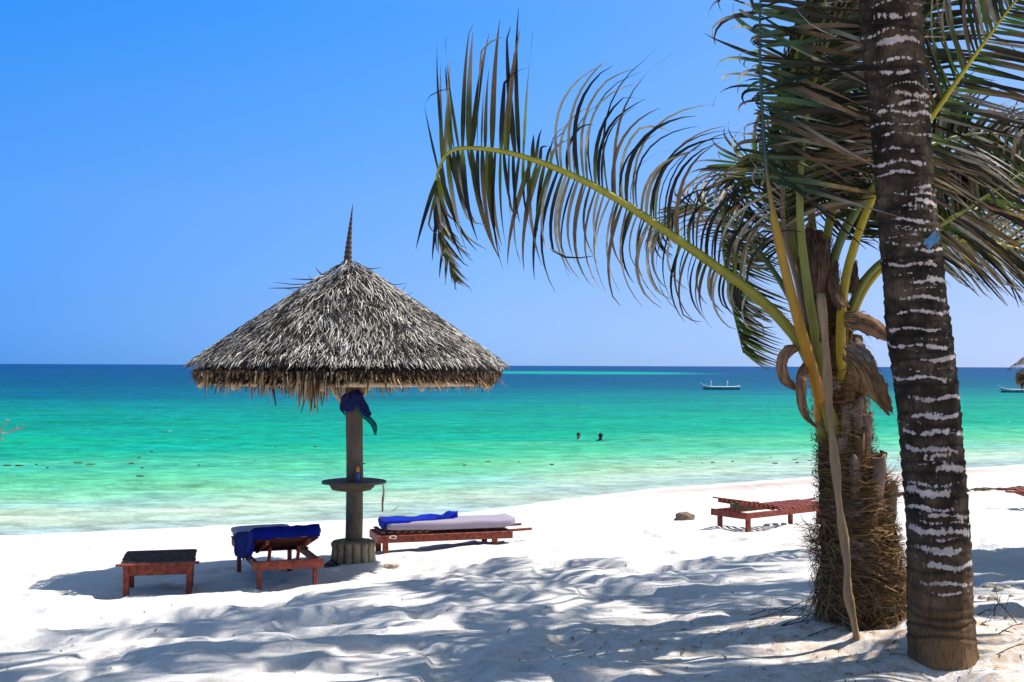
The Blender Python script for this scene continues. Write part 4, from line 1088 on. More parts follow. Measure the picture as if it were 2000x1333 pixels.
F_([(1600, 700, 9.0), (1575, 500, 9.3), (1548, 350, 9.6), (1538, 200, 9.8), (1560, 60, 10.0), (1610, -60, 10.2)], r0=.036, start=.35, L=.85, nleaf=70, plane=(0, -1, .1), stalk=GRN, wind=1.0, grav=.3, dry=.3, green=DGREEN, lenf=lambda s, side: (1.0 if side > 0 else .30) * (1 - .5 * max(0, s - .6) / .4))

# ---- tall leaning palms: trunk with ring scars and lichen bands
def ring_trunk(cp, rads, parent, nring=64, step=.011, bands=None, seed=1, flare=True):
    P = interp(cp, 60); A = np.array([tuple(p) for p in P]); s_ = np.r_[0, np.cumsum(np.linalg.norm(np.diff(A, axis=0), axis=1))]; tot = s_[-1]
    nn = int(tot / step); q = np.linspace(0, tot, nn)
    C = np.stack([np.interp(q, s_, A[:, j]) for j in range(3)], 1); rad = np.interp(q / tot, np.linspace(0, 1, len(rads)), rads)
    rs = np.random.RandomState(seed)
    # ring scars
    rings = []; a = .25
    while a < tot: rings.append((a, rs.uniform(-.035, .035), rs.uniform(0, 6.3), rs.uniform(.5, 1))); a += rs.uniform(.055, .12)
    TH = np.linspace(0, 2 * math.pi, nring, endpoint=False); S, T = np.meshgrid(q, TH, indexing='ij')
    disp = np.zeros_like(S); dark = np.zeros_like(S)
    for (a, tilt, ph, am) in rings:
        e = S - (a + tilt * np.sin(T + ph) + .008 * np.sin(3 * T + ph * 2))
        disp += am * (.007 * np.exp(-(e / .014) ** 2) - .006 * np.exp(-((e - .022) / .010) ** 2)); dark += am * np.exp(-((e - .022) / .010) ** 2)
    disp += vnoise(T * 3, S * 2.2, 61) * .022 + vnoise(T * 9, S * 26, 62) * .006 + vnoise(T * 2, S * .9, 64) * .02
    white = np.zeros_like(S)
    for (a, tilt, ph, am, wd, t0, tw) in bands:
        e = S - (a + tilt * np.sin(T + ph) + .010 * np.sin(4 * T + ph * 3) )
        ww = wd * (0.4 + .9 * (vnoise(T * 3 + a * 7, S * 0 + a * 3, 66) + .5))
        win = np.clip((np.cos(T - t0) - math.cos(tw)) * 3.0, 0, 1)
        white = np.maximum(white, am * np.exp(-(e / ww) ** 2) * win)
    RR = rad[:, None] + disp
    V = C[:, None, :] + np.stack([np.cos(T) * RR, np.sin(T) * RR, vnoise(T * 4, S * 8, 63) * .004], 2)
    mb = MB(); m_ = nring
    i = np.arange((nn - 1) * m_); r = i // m_; c = i % m_; c2 = (c + 1) % m_
    F4 = np.stack([r * m_ + c, r * m_ + c2, (r + 1) * m_ + c2, (r + 1) * m_ + c], 1)
    me = bpy.data.meshes.new('trunk'); off = np.array(parent.location)
    me.from_pydata((V.reshape(-1, 3) - off).tolist(), [], F4.tolist()); me.polygons.foreach_set('use_smooth', [True] * len(me.polygons))
    at = me.color_attributes.new('Col', 'FLOAT_COLOR', 'POINT'); cc = np.ones((S.size, 4), np.float32)
    cc[:, 0] = np.clip(white, 0, 1).ravel(); cc[:, 1] = np.clip(dark, 0, 1).ravel(); cc[:, 2] = np.clip(1 - S / 1.0, 0, 1).ravel()
    at.data.foreach_set('color', cc.ravel()); me.materials.append(M['trunk'])
    o = bpy.data.objects.new('trunk', me); COL.objects.link(o); o.parent = parent
    return o
def trunk_mat():
    m, nt, out = nodes('ringed_palm_bark')
    p = N(nt, 'ShaderNodeBsdfPrincipled'); p.inputs['Roughness'].default_value = .85; p.inputs['Specular IOR Level'].default_value = .15
    a = N(nt, 'ShaderNodeAttribute', attribute_name='Col'); sep = N(nt, 'ShaderNodeSeparateColor'); nt.links.new(a.outputs['Color'], sep.inputs[0])
    co = coords(nt); cv = coords(nt, (1.6, 1.6, .35))
    n1 = noise(nt, co, 5, 6, .65); n2 = noise(nt, cv, 34, 6, .75); n3 = noise(nt, coords(nt, (1.25, 1.25, .6)), 34, 5, .65); nb = noise(nt, co, 2.2, 4, .6)
    base = ramp(nt, n1, [(.34, (.011, .008, .005)), (.5, (.040, .027, .018)), (.70, (.13, .086, .052))])
    base = mixc(nt, .8, base, ramp(nt, n2, [(.3, .45), (.65, 1.45)]), 'MULTIPLY')
    low = math_(nt, 'MULTIPLY', sep.outputs[2], ramp(nt, nb, [(.3, .35), (.6, 1)]))
    base = mixc(nt, low, base, mixc(nt, 1, (.25, .145, .07), ramp(nt, n2, [(.3, .55), (.65, 1.3)]), 'MULTIPLY'))
    base = mixc(nt, math_(nt, 'MULTIPLY', sep.outputs[1], .6), base, (.012, .009, .008))
    w = math_(nt, 'ADD', sep.outputs[0], math_(nt, 'MULTIPLY', math_(nt, 'SUBTRACT', n3, .5), 3.6))
    wf = ramp(nt, w, [(.46, 0), (.58, 1)])
    wf = math_(nt, 'MULTIPLY', wf, ramp(nt, sep.outputs[0], [(.12, 0), (.3, 1)]))
    # blotchy lichen between the bands
    bl = ramp(nt, noise(nt, co, 17, 5, .7), [(.62, 0), (.68, .85)])
    bl = math_(nt, 'MULTIPLY', bl, ramp(nt, nb, [(.42, 0), (.6, 1)]))
    bl = math_(nt, 'MULTIPLY', bl, math_(nt, 'SUBTRACT', 1.0, sep.outputs[2]))
    wf = math_(nt, 'MAXIMUM', wf, bl)
    white = ramp(nt, noise(nt, co, 9, 4), [(.35, (.42, .32, .28)), (.65, (.64, .53, .49))])
    base = mixc(nt, wf, base, white)
    nt.links.new(base, p.inputs['Base Color'])
    b = N(nt, 'ShaderNodeBump'); b.inputs['Strength'].default_value = .8; b.inputs['Distance'].default_value = .012
    nt.links.new(math_(nt, 'ADD', n2, math_(nt, 'MULTIPLY', wf, .25)), b.inputs['Height']); nt.links.new(b.outputs[0], p.inputs['Normal'])
    nt.links.new(p.outputs[0], out.inputs[0]); return m
M['trunk'] = trunk_mat()
G1 = G(1842, 1292); D1 = G1.y
palm1 = empty('palm_tree', G1, label='tall palm trunk with white lichen rings, nearest the camera', cat='palm tree', group='coconut palms on the beach')
tl = [(1842, 1325, 74), (1842, 1300, 69), (1840, 1270, 63.5), (1838, 1230, 62.5), (1835.5, 1179, 60), (1832, 1073, 61), (1828, 1002, 59.5), (1820, 900, 59.5), (1813.5, 823, 58.5), (1804.5, 740, 59), (1797, 658, 59), (1785, 559, 56), (1777, 480, 57.5), (1765, 346, 54.5), (1750, 173, 56), (1740, 0, 56), (1728, -200, 54), (1708, -500, 51), (1680, -900, 48), (1645, -1300, 46)]
cp = [W(u, v, D1) for (u, v, _) in tl]; rd = [w / 2300.0 * D1 for (_, _, w) in tl]
seg_ = np.r_[0, np.cumsum([(cp[i + 1] - cp[i]).length for i in range(len(cp) - 1)])]
def arc(v): return float(np.interp(-v, [-t[1] for t in tl], seg_))
# interp() is uniform in control index, so resample radii accordingly
Pq = interp(cp, 60); sq = np.r_[0, np.cumsum([(Pq[i + 1] - Pq[i]).length for i in range(59)])]
rq = np.interp(np.linspace(0, 1, 60) * (len(tl) - 1), range(len(tl)), rd)
rads_ = list(np.interp(np.linspace(0, 1, 200), sq / sq[-1], rq))
rs = np.random.RandomState(8); bands = []
FR = -math.pi / 2
vis = [(1145, .9, .012), (1128, .9, .018), (1098, 1, .026), (1067, 1, .03), (1048, .8, .014), (1030, 1, .026), (1012, .6, .01), (1000, .9, .016), (985, 1, .016), (955, 1, .026), (940, .7, .012), (912, 1, .024), (885, 1, .016), (872, 1, .018), (843, 1, .02), (838, .6, .008), (810, 1, .018), (806, .6, .008), (775, 1, .02), (740, 1, .02), (722, .5, .006), (702, 1, .016), (675, 1, .016), (662, .5, .006), (645, 1, .014), (612, 1, .018), (582, 1, .016), (570, .5, .006), (552, 1, .018), (540, .5, .006), (520, 1, .016), (492, 1, .012), (465, .9, .010), (455, .6, .008), (435, 1, .016), (418, .5, .007), (402, 1, .018), (385, .8, .010), (372, 1, .014), (346, 1, .012), (325, 1, .014), (302, .9, .012), (272, .8, .012), (252, .7, .010), (228, 1, .018), (212, .8, .010), (197, 1, .018), (178, .8, .010), (155, 1, .014), (130, .8, .014), (95, 1, .030), (75, .8, .014), (47, 1, .022), (20, .6, .012), (-20, .9, .016), (-60, 1, .016)]
for (v, am, wd) in vis:
    am *= (.80 if v < 330 and v != 95 else 1)
    bands.append((arc(v), rs.uniform(-.014, .014), rs.uniform(0, 6.3), am * rs.uniform(.95, 1.15), wd * .84, FR + rs.uniform(-.7, .7), rs.uniform(.7, 1.5)))
for k in range(120): bands.append((rs.uniform(1.2, sq[-1]), rs.uniform(-.02, .02), rs.uniform(0, 6.3), rs.uniform(.5, .9), rs.uniform(.004, .012), rs.uniform(0, 6.3), rs.uniform(.3, 1.1)))
ring_trunk(cp, rads_, palm1, nring=96, step=.009, bands=bands, seed=4)
def crown(parent, top, n, seed, L=4.3, wnd=.55, lo=-.35, hi=1.25, nl=46, width=.045):
    random.seed(seed)
    for k in range(n):
        az = 2 * math.pi * (k * .381966) + random.uniform(-.2, .2); el = hi - (hi - lo) * (k / n) + random.uniform(-.1, .1)
        d_ = Vector((math.cos(az) * math.cos(el), math.sin(az) * math.cos(el), math.sin(el))); p = Vector(top); pts = [p.copy()]
        LL = L * random.uniform(.8, 1.05)
        for i in range(9):
            f = i / 9
            d_ = (d_ + Vector((0, 0, -1)) * .17 * (.4 + f) + WIND * .10 * wnd * (.5 + f)).normalized(); p = p + d_ * LL / 9; pts.append(p.copy())
        sidev = d_.cross(Vector((0, 0, 1))); pl_ = Vector((0, 0, 1)) + Vector((math.cos(az), math.sin(az), 0)) * .6
        frond(parent, pts, r0=.04, start=.22, L=1.0, nleaf=nl, plane=pl_, stalk=OLV, wind=wnd, grav=.5, dry=random.uniform(.1, .5), green=mix3(GREEN, DGREEN, random.random()), seg=5, width=width, angf=(1.2, .5))
top1 = cp[-1]
crown(palm1, top1, 15, 301, hi=1.2, width=.07)
# palms standing outside the frame to the right; their shade falls over the foreground
def far_palm(base, top, label, seed, n=14, L=4.2):
    b = Vector((base[0], base[1], H(*base)))
    t = empty('palm_tree', b, label=label, cat='palm tree', group='coconut palms on the beach')
    tp_ = Vector(top); mid = (b + tp_) / 2 + Vector((.5, 0, -.2))
    c_ = [b - Vector((0, 0, .3)), b + (mid - b) * .4 + Vector((.1, 0, 0)), mid, tp_]
    rs = np.random.RandomState(seed); bs = [(rs.uniform(.6, 9), rs.uniform(-.02, .02), rs.uniform(0, 6.3), rs.uniform(.7, 1), rs.uniform(.006, .016), rs.uniform(0, 6.3), rs.uniform(.7, 1.6)) for _ in range(90)]
    ring_trunk(c_, [.23, .19, .17, .16, .15], t, nring=24, step=.03, bands=bs, seed=seed)
    crown(t, top, n, seed, L=L, width=.07)
far_palm((7.2, 11.4), (6.1, 12.4, 9.0), 'leaning palm standing just outside the right edge of the view', 401, n=16)
far_palm((5.9, 9.3), (3.7, 10.7, 10.9), 'tall leaning palm outside the right edge, crown above the view', 403, n=7)
far_palm((5.0, 5.6), (4.2, 6.2, 7.4), 'palm standing outside the view to the right of the near trunk', 402)

# tag plate and board on the near trunk
pc = W(1797, 476, D1 - .5)
def on_trunk(u, v, out_=.012):
    c_u = float(np.interp(v, [t[1] for t in tl][::-1], [t[0] for t in tl][::-1])); r_ = float(np.interp(v, [t[1] for t in tl][::-1], [t[2] for t in tl][::-1])) / 2300 * D1
    c_ = W(c_u, v, D1); dx = (u - c_u) / 2300 * D1; s_ = max(-.98, min(.98, dx / r_))
    n_ = Vector((s_, -math.sqrt(1 - s_ * s_), 0)); return c_ + n_ * (r_ + out_), n_
pc, n_ = on_trunk(1797, 476, .02)
tg_ = Vector((0, 0, 1)).cross(n_).normalized(); rot = Matrix((tg_, -n_, Vector((0, 0, 1)))).transposed() @ Matrix.Rotation(R(-40), 3, 'Y')
mb = MB(); mb.box(pc, (.115, .005, .062), rot=rot, bev=.002); o = mb.build('name_plate', M['plateblue'], origin=pc, smooth=False)
tag(o, 'small tilted blue metal plate nailed to the near ringed trunk', 'plate')
mb = MB()
for a_ in (-.045, .045): mb.tube([pc + rot @ Vector((a_, 0, 0)), pc + rot @ Vector((a_, -.006, 0))], .004, n=8)
mb.build('nail', M['rubber'], o)
pb_ = W(1884, 984, D1 + .10)
mb = MB(); mb.box(pb_, (.045, .03, .13), bev=.004, rot=Matrix.Rotation(R(2), 3, 'Y')); tag(mb.build('wooden_board', M['ochreboard'], origin=pb_, smooth=False), 'ochre wooden board edge showing behind the right side of the near trunk', 'board')

# ------------------------------------------------------------------ small things on the sand
def tilt_place(o, p): o.location = p
# stick post and twigs by the parasol
pbp = G(748, 1006); mb = MB()
hh = (1004 - 945) / 2300 * pbp.y
mb.tube(interp([pbp + Vector((0, 0, -.1)), pbp + Vector((-.01, 0, hh * .4)), pbp + Vector((.015, 0, hh * .75)), pbp + Vector((.0, 0, hh))], 12), [.024, .024, .022, .022, .024, .026, .024, .022, .022, .02, .02, .016], n=8, jit=.06)
tag(mb.build('stake', M['stick'], origin=pbp), 'thin wooden stake standing in the sand behind the parasol post', 'stake')
def twig(pts, r, mat, label=None, group=None, name='twig', cat='twig', branch=3, bl=.12):
    pts = interp(pts, 12); mb = MB(); mb.tube(pts, [r * (1 - .7 * i / 11) for i in range(12)], n=6, jit=.1)
    for k in range(branch):
        i = random.randint(3, 9); d_ = (pts[i + 1] - pts[i]).normalized() + Vector((random.gauss(0, .5), random.gauss(0, .4), random.gauss(.2, .4))); d_.normalize()
        L = bl * random.uniform(.5, 1.2)
        mb.tube(interp([pts[i], pts[i] + d_ * L * .5, pts[i] + d_ * L + Vector((0, 0, random.uniform(-.02, .03)))], 5), [r * .5, r * .42, r * .35, r * .25, r * .12], n=5)
    o = mb.build(name, mats_(mat), origin=pts[0]); return tag(o, label, cat, group)
def mats_(m): return M[m]
random.seed(77)
p = G(762, 1006); twig([p, p + Vector((.03, 0, .06)), p + Vector((.11, 0, .13)), p + Vector((.17, 0, .17))], .006, 'twig', 'little forked dry twig poking from the sand above the blue towel', 'dry twigs on the sand')
# bleached branch entering at the left border
bs = Vector((-3.6, 7.2, 0)); bs.z = H(bs.x, bs.y)
sh = empty('dry_shrub', bs, label='bleached bare shrub, only branch tips showing at the left border', cat='shrub')
def LP(u, v, D=7.4): return W(u, v, D)
mb = MB()
mb.tube(interp([bs + Vector((0, 0, -.05)), bs + Vector((.05, .05, .6)), LP(-70, 900), LP(-40, 862), LP(-5, 846)], 16), [.02 - .0008 * i for i in range(16)], n=7); mb.build('stem', M['bleached'], sh)
for a in (((-40, 862), (-8, 846), (12, 847), (30, 838), (32, 831)), ((20, 844), (34, 838), (40, 838), (46, 833), (45, 830)), ((-12, 850), (2, 842), (8, 834), (12, 824), (13, 821)), ((-30, 858), (-4, 854), (5, 856), (4, 862), (-4, 864)), ((10, 822), (14, 821), (20, 822))):
    mb = MB(); q = interp([LP(*b) for b in a], 12); mb.tube(q, [.0055 - .00028 * i for i in range(12)], n=6); mb.build('twig', M['bleached'], sh)
# coconut husk
def rock(name, p, size, sq, seed, mat, label, cat, group=None, sink=.35):
    v_, f_ = cloth_blob((0, 0, 0), size, seed, sq, n=20); mb = local(MB()); mb.add(v_, f_); o = mb.build(name, M[mat]); o.location = Vector(p) + Vector((0, 0, size * sq[2] * (1 - sink) - size * sq[2] * .35)); return tag(o, label, cat, group)
rock('coconut_husk', G(1338, 1012), .175, (1.0, .7, .55), 13, 'husk', 'half-buried brown coconut husk on bright sand left of the bare lounger', 'husk', sink=.3)
for i, (u, v, s_, sd) in enumerate(((1932, 1160, .085, 3), (1950, 1166, .06, 5), (1968, 1164, .045, 7), (1918, 1176, .05, 9), (1941, 1178, .07, 11), (1976, 1176, .035, 15))):
    lab = ('largest of the tan coral lumps right of the near trunk', 'upright tan coral lump beside the largest one, right of the near trunk', 'small tan coral lump at the far right of the little heap', 'leftmost low tan coral lump, closest to the near trunk', 'flat tan coral lump at the front of the heap', 'tiny tan coral lump nearest the right border')[i]
    rock('coral_lump', G(u, v), s_ * .6, (1.2, .8, .7), sd, 'stone', lab, 'stone', 'coral lumps on the sand')
# sandals by the parasol footing
for i, (u, v, a, lab) in enumerate(((643, 1109, .3, 'black rubber sandal lying left of the parasol footing'), (649, 1113, .9, 'second black sandal tucked against the parasol footing'))):
    p = G(u, v) + Vector((0, 0, .012)); rt_ = Matrix.Rotation(a, 3, 'Z'); mb = MB(); n = 18; vs = []
    for z in (0, .014):
        for k in range(n):
            an = 2 * math.pi * k / n; vs.append(p + rt_ @ Vector((math.cos(an) * .125, math.sin(an) * .045 * (1 + .18 * math.cos(an)), z)))
    fs = [(k, (k + 1) % n, n + (k + 1) % n, n + k) for k in range(n)] + [tuple(range(n))[::-1], tuple(range(n, 2 * n))]; mb.add(vs, fs)
    so = empty('sandal', p, label=lab, cat='sandal', group='black sandals')
    mb.build('sole', M['rubber'], so, smooth=False)
    for sy in (-1, 1):
        mb = MB(); mb.tube(interp([p + rt_ @ Vector((.07, 0, .014)), p + rt_ @ Vector((.03, sy * .03, .055)), p + rt_ @ Vector((-.03, sy * .042, .014))], 8), .006, n=6); mb.build('thong', M['rubber'], so)
# dry palm leaf scrap right of the footing
p = G(762, 1107); random.seed(31); mb = MB()
for k in range(46):
    a = random.gauss(.2, .5); L = random.uniform(.08, .22); q = p + Vector((random.uniform(-.08, .1), random.uniform(-.1, .12), random.uniform(.005, .035)))
    d_ = Vector((math.cos(a), math.sin(a) * .7, random.uniform(-.1, .12))); c = rand_col((.20, .13, .06), (.45, .32, .16))
    mb.ribbon([q - d_ * L / 2, q + Vector((0, 0, .015)), q + d_ * L / 2], [.008, .012, .004], [d_.cross(Vector((0, 0, 1))).normalized()] * 3, [c] * 3)
tag(mb.build('fallen_thatch', M['thatch'], origin=p), 'clump of fallen tan thatch on the sand right of the parasol footing', 'thatch scrap')
# twigs round the palm bases
random.seed(55); k = 0
def lab_twig(u, v, L):
    where = 'left of the shaggy palm base' if u < 1650 else ('between the two palm trunks' if u < 1790 else 'right of the near trunk')
    size = 'long' if L > .4 else ('medium' if L > .25 else 'short')
    return f'{size} dark dry twig lying {where}'
for (u, v, L, a, z) in ((1560, 1215, .5, .3, .08), (1520, 1238, .45, -.4, .05), (1590, 1243, .5, .1, .03), (1545, 1232, .32, .9, .06), (1500, 1226, .3, .2, .03), (1572, 1250, .34, -.2, .02), (1690, 1215, .22, 1.3, .14), (1722, 1228, .3, -1.2, .12), (1744, 1238, .34, -1.1, .1), (1705, 1235, .2, 1.7, .12),
                      (1948, 1230, .28, 1.2, .12), (1965, 1236, .3, 1.9, .14), (1935, 1215, .2, -.5, .06), (1985, 1262, .3, .5, .1), (1925, 1247, .2, .9, .05), (1460, 1221, .2, .2, .02), (1608, 1262, .26, .4, .03), (1990, 1290, .3, .2, .04)):
    p = G(u, v); ex = Vector((math.cos(a), math.sin(a) * .5, 0)) * L
    q = [p - ex * .5 + Vector((0, 0, -.01)), p + Vector((0, .03, z * .5 + .01)), p + ex * .5 + Vector((0, 0, z))]
    for w_ in (0, 2): q[w_].z = H(q[w_].x, q[w_].y) + (.0 if w_ == 0 else z)
    twig(q, .0048, 'twig', lab_twig(u, v, L) , 'dry twigs round the palm bases', branch=4, bl=L * .5)
# leaf litter: uncountable
random.seed(66); mb = MB()
for i in range(1500):
    if random.random() < .62: x = random.gauss(2.4, 1.3); y = random.gauss(8.2, .9)
    else: x = random.uniform(-4, 5); y = random.uniform(6.2, 15)
    z = H(x, y) + .004; a = random.uniform(0, 6.3); L = random.uniform(.008, .03) * (1.6 if random.random() < .12 else 1); w = L * random.uniform(.15, .5)
    d_ = Vector((math.cos(a), math.sin(a), random.uniform(-.15, .3))); s_ = Vector((-math.sin(a), math.cos(a), random.uniform(-.2, .2)))
    c = rand_col((.03, .02, .015), (.16, .10, .06)) if random.random() < .93 else (.5, .33, .1)
    p = Vector((x, y, z)); mb.ribbon([p - d_ * L, p + Vector((0, 0, L * .25)), p + d_ * L], [w * .4, w, w * .2], [s_] * 3, [c] * 3)
tag(mb.build('leaf_litter', M['thatch'], origin=(0, 8, 1)), kind='stuff')
yl = G(651, 1210); mb = MB(); mb.ribbon([yl + Vector((-.03, 0, .01)), yl + Vector((0, .005, .025)), yl + Vector((.03, 0, .012))], [.01, .03, .006], [Vector((0, 1, .3))] * 3, [(1, 1, 1)] * 3)
tag(mb.build('fallen_leaf', M['leafyellow'], origin=yl), 'single bright yellow fallen leaf on shaded sand below the raised lounger', 'leaf')
# strand line of dried seaweed at the far right
random.seed(12); mb = MB()
for i in range(420):
    u = random.uniform(1640, 2060); v = 962 - (u - 1900) * .045 + random.gauss(0, .9)
    if float(vnoise(u * .05, 3, 7)) < -.08 and u < 1950: continue
    p = G(u, v) + Vector((0, 0, .015)); a = random.uniform(-.5, .5); L = random.uniform(.05, .16)
    d_ = Vector((math.cos(a), math.sin(a), random.uniform(-.1, .15))); mb.tube([p - d_ * L, p + Vector((0, 0, .02)), p + d_ * L], [.008, .02, .006], n=4)
tag(mb.build('seaweed_line', M['weed'], origin=G(1900, 962)), kind='stuff')
# floating seaweed flecks
mb = MB()
for i in range(42):
    if random.random() < .7: u = random.uniform(-50, 2000); v = 911 - u * .004 + random.gauss(0, 3.5)
    else: u = random.uniform(0, 1600); v = random.uniform(850, 940)
    d_ = ray(u, v); t_ = -CAMZ / d_.z; p = CAM + d_ * t_; p.z = .04
    if shore_d(p.x, p.y) > -2: continue
    L = random.uniform(.02, .10) * (2.2 if random.random() < .12 else 1); n = 9; vs = []
    for z in (-.02, .012):
        for k in range(n): an = 2 * math.pi * k / n; rr = random.uniform(.6, 1.2); vs.append(p + Vector((math.cos(an) * L * rr, math.sin(an) * L * .35 * rr, z)))
    mb.add(vs, [(k, (k + 1) % n, n + (k + 1) % n, n + k) for k in range(n)] + [tuple(range(n, 2 * n))])
tag(mb.build('floating_seaweed', M['weed'], origin=(0, 38, 0)), kind='stuff')

# ------------------------------------------------------------------ boats and swimmers
def boat(loc, L, rz, label, posts, wd=.9):
    t = empty('wooden_boat', loc, rz, label=label, cat='boat', group='small wooden boats at anchor')
    st_ = 22; ring = [(-1, 0), (-.98, -.35), (-.8, -.75), (-.4, -1), (0, -1.05), (.4, -1), (.8, -.75), (.98, -.35), (1, 0)]
    def sec(s_):
        x = (s_ - .5) * L; b = wd * min(1, 1.25 * math.sin(math.pi * min(1, .06 + s_ * .90)) ** .6) * .5; b *= 1 if s_ > .12 else (.25 + s_ / .16 * .75) if s_ < .12 else 1
        sheer = .34 + .26 * (1 - s_ / .25) ** 2 * (s_ < .25) + .10 * max(0, (s_ - .7) / .3) ** 2
        return x, b, sheer
    for (nm, mt, z0, z1) in (('hull', 'hull', .10, 1.0), ('keel', 'hulldark', -.6, .10)):
        mb = local(MB()); vs = []; fs = []
        for i in range(st_ + 1):
            x, b, sh_ = sec(i / st_)
            for (a, c_) in ((-1, 1), (-.96, 0), (-.55, -1), (.55, -1), (.96, 0), (1, 1)) if nm == 'hull' else ((-1, 1), (-.8, 0), (-.3, -1), (.3, -1), (.8, 0), (1, 1)):
                if nm == 'hull': z = .12 + (sh_ - .12) * (c_ + 1) / 2; y = a * b * (1 if c_ > 0 else (.94 if c_ == 0 else .9 / .55 * 1))
                else: z = -.3 + (.119 + .3) * (c_ + 1) / 2; y = a * b * .9
                vs.append(Vector((x * (1 if c_ > 0 else (.985 if c_ == 0 else .96)), y, z)))
        for i in range(st_):
            for k in range(5): fs.append((i * 6 + k, i * 6 + k + 1, (i + 1) * 6 + k + 1, (i + 1) * 6 + k))
        fs.append((0, 1, 2, 3, 4, 5)); fs.append(tuple(range(st_ * 6, st_ * 6 + 6))[::-1]); mb.add(vs, fs); mb.build(nm, M[mt], t)
    for sy in (-1, 1):
        mb = local(MB()); q = [Vector((sec(i / st_)[0], sy * sec(i / st_)[1], sec(i / st_)[2] + .02)) for i in range(st_ + 1)]; mb.tube(q, .055, n=6); mb.build('gunwale', M['hullwhite'], t)
    mb = local(MB()); x, b, s_ = sec(0); mb.tube([Vector((x + .1, 0, s_)), Vector((x - .25, 0, s_ + .22)), Vector((x - .4, 0, s_ + .34))], [.06, .05, .03], n=6); mb.build('stem_post', M['hull'], t)
    for (f, h_, r_) in posts:
        mb = local(MB()); x, b, s_ = sec(f); mb.tube([Vector((x, 0, .1)), Vector((x, 0, s_ + h_ * .5)), Vector((x + .01, 0, s_ + h_))], r_, n=8); mb.build('mast', M['hullwhite'], t)
    for f in (.3, .5, .7, .85):
        mb = local(MB()); x, b, s_ = sec(f); mb.box((x, 0, s_ - .06), (.18, b * 1.9, .04)); mb.build('thwart', M['hullwhite'], t, smooth=False)
    return t
def SEA(u, v):
    d_ = ray(u, v); p = CAM + d_ * (-CAMZ / d_.z); p.z = 0; return p
p = SEA(1409, 761); boat(p, 5.2, R(3), 'pale blue-grey open boat with two short white masts, moored offshore', [(.22, .85, .05), (.66, .85, .065)])
p = SEA(1995, 767); boat(p + Vector((.2, 0, 0)), 5.6, R(-3), 'low dark-hulled boat partly cut off by the right border', [(.72, .5, .03)], wd=.9)
def swimmer(p, face, label, skin, suit, hair_len, lean=0, arm_out=0):
    t = empty('person', p, face, label=label, cat='person', group='swimmers in the sea')
    zc = -1.28
    J = [('pelvis', (0, 0, zc + .92), .135), ('waist', (0, 0, zc + 1.08), .12), ('chest', (0, .01, zc + 1.28), .145), ('neckb', (0, 0, zc + 1.42), .075), ('neck', (0, .005, zc + 1.49), .052), ('head', (0, .02, zc + 1.58), .082), ('headt', (0, .015, zc + 1.665), .072)]
    Vv = [Vector(j[1]) for j in J]; Rr = [j[2] for j in J]; E = [(i, i + 1) for i in range(6)]
    for sx in (-1, 1):
        b = len(Vv); ao = arm_out if sx > 0 else 0
        Vv += [Vector((sx * .17, 0, zc + 1.38)), Vector((sx * (.26 + ao * .12), .10, zc + 1.19 + ao * .08)), Vector((sx * (.30 + ao * .25), .30, zc + 1.21 + ao * .02)), Vector((sx * (.31 + ao * .33), .38, zc + 1.2))]; Rr += [.062, .042, .032, .03]
        E += [(3, b), (b, b + 1), (b + 1, b + 2), (b + 2, b + 3)]
        b = len(Vv); Vv += [Vector((sx * .09, 0, zc + .85)), Vector((sx * .11, .05, zc + .48)), Vector((sx * .11, 0, zc + .08)), Vector((sx * .11, .14, zc + .03))]; Rr += [.085, .06, .04, .035]
        E += [(0, b), (b, b + 1), (b + 1, b + 2), (b + 2, b + 3)]
    me = bpy.data.meshes.new('body'); me.from_pydata([tuple(v) for v in Vv], E, []); o = bpy.data.objects.new('body', me); COL.objects.link(o); o.parent = t
    m_ = o.modifiers.new('skin', 'SKIN'); me.skin_vertices[0].data[0].use_root = True
    for i, r_ in enumerate(Rr): me.skin_vertices[0].data[i].radius = (r_, r_ * (.8 if i in (2, 1, 0) else 1))
    s_ = o.modifiers.new('sub', 'SUBSURF'); s_.levels = 2; s_.render_levels = 2
    me.materials.append(M[skin])
    # hair: cap (and length) over the skull; suit over the torso
    mb = local(MB()); v_, f_ = cloth_blob((0, -.012, zc + 1.645), .098, 3, (.86, .98, .95), n=16); mb.add(v_, f_)
    if hair_len: mb.tube([Vector((0, -.06, zc + 1.68)), Vector((0, -.09, zc + 1.55)), Vector((0, -.085, zc + 1.40))], [.06, .065, .03], n=10, flat=.6)
    mb.build('hair', M['hair'], t)
    mb = local(MB()); mb.tube([Vector((0, 0, zc + 1.0)), Vector((0, .005, zc + 1.25)), Vector((0, .005, zc + 1.37))], [.15, .168, .12], n=16, flat=.85); mb.build('swimwear', M[suit], t)
    mb = local(MB()); mb.tube([Vector((0, .088, zc + 1.625)), Vector((0, .112, zc + 1.595)), Vector((0, .09, zc + 1.585))], [.008, .014, .008], n=6); mb.build('nose', M[skin], t)
    for sx in (-1, 1):
        mb = local(MB()); v_, f_ = cloth_blob((sx * .088, .01, zc + 1.61), .02, 2, (.5, .8, 1.3), n=8); mb.add(v_, f_); mb.build('ear', M[skin], t)
    return t
swimmer(SEA(1130, 858) + Vector((0, 0, -.17)), R(160), 'person with long black hair and red swimwear, left one of two bathers in the sea', 'skin', 'red', 1)
swimmer(SEA(1173, 860) + Vector((0, 0, -.15)), R(10), 'person in a dark swim shirt with one arm out, right one of two bathers', 'skin2', 'wetsuit', 0, arm_out=1)

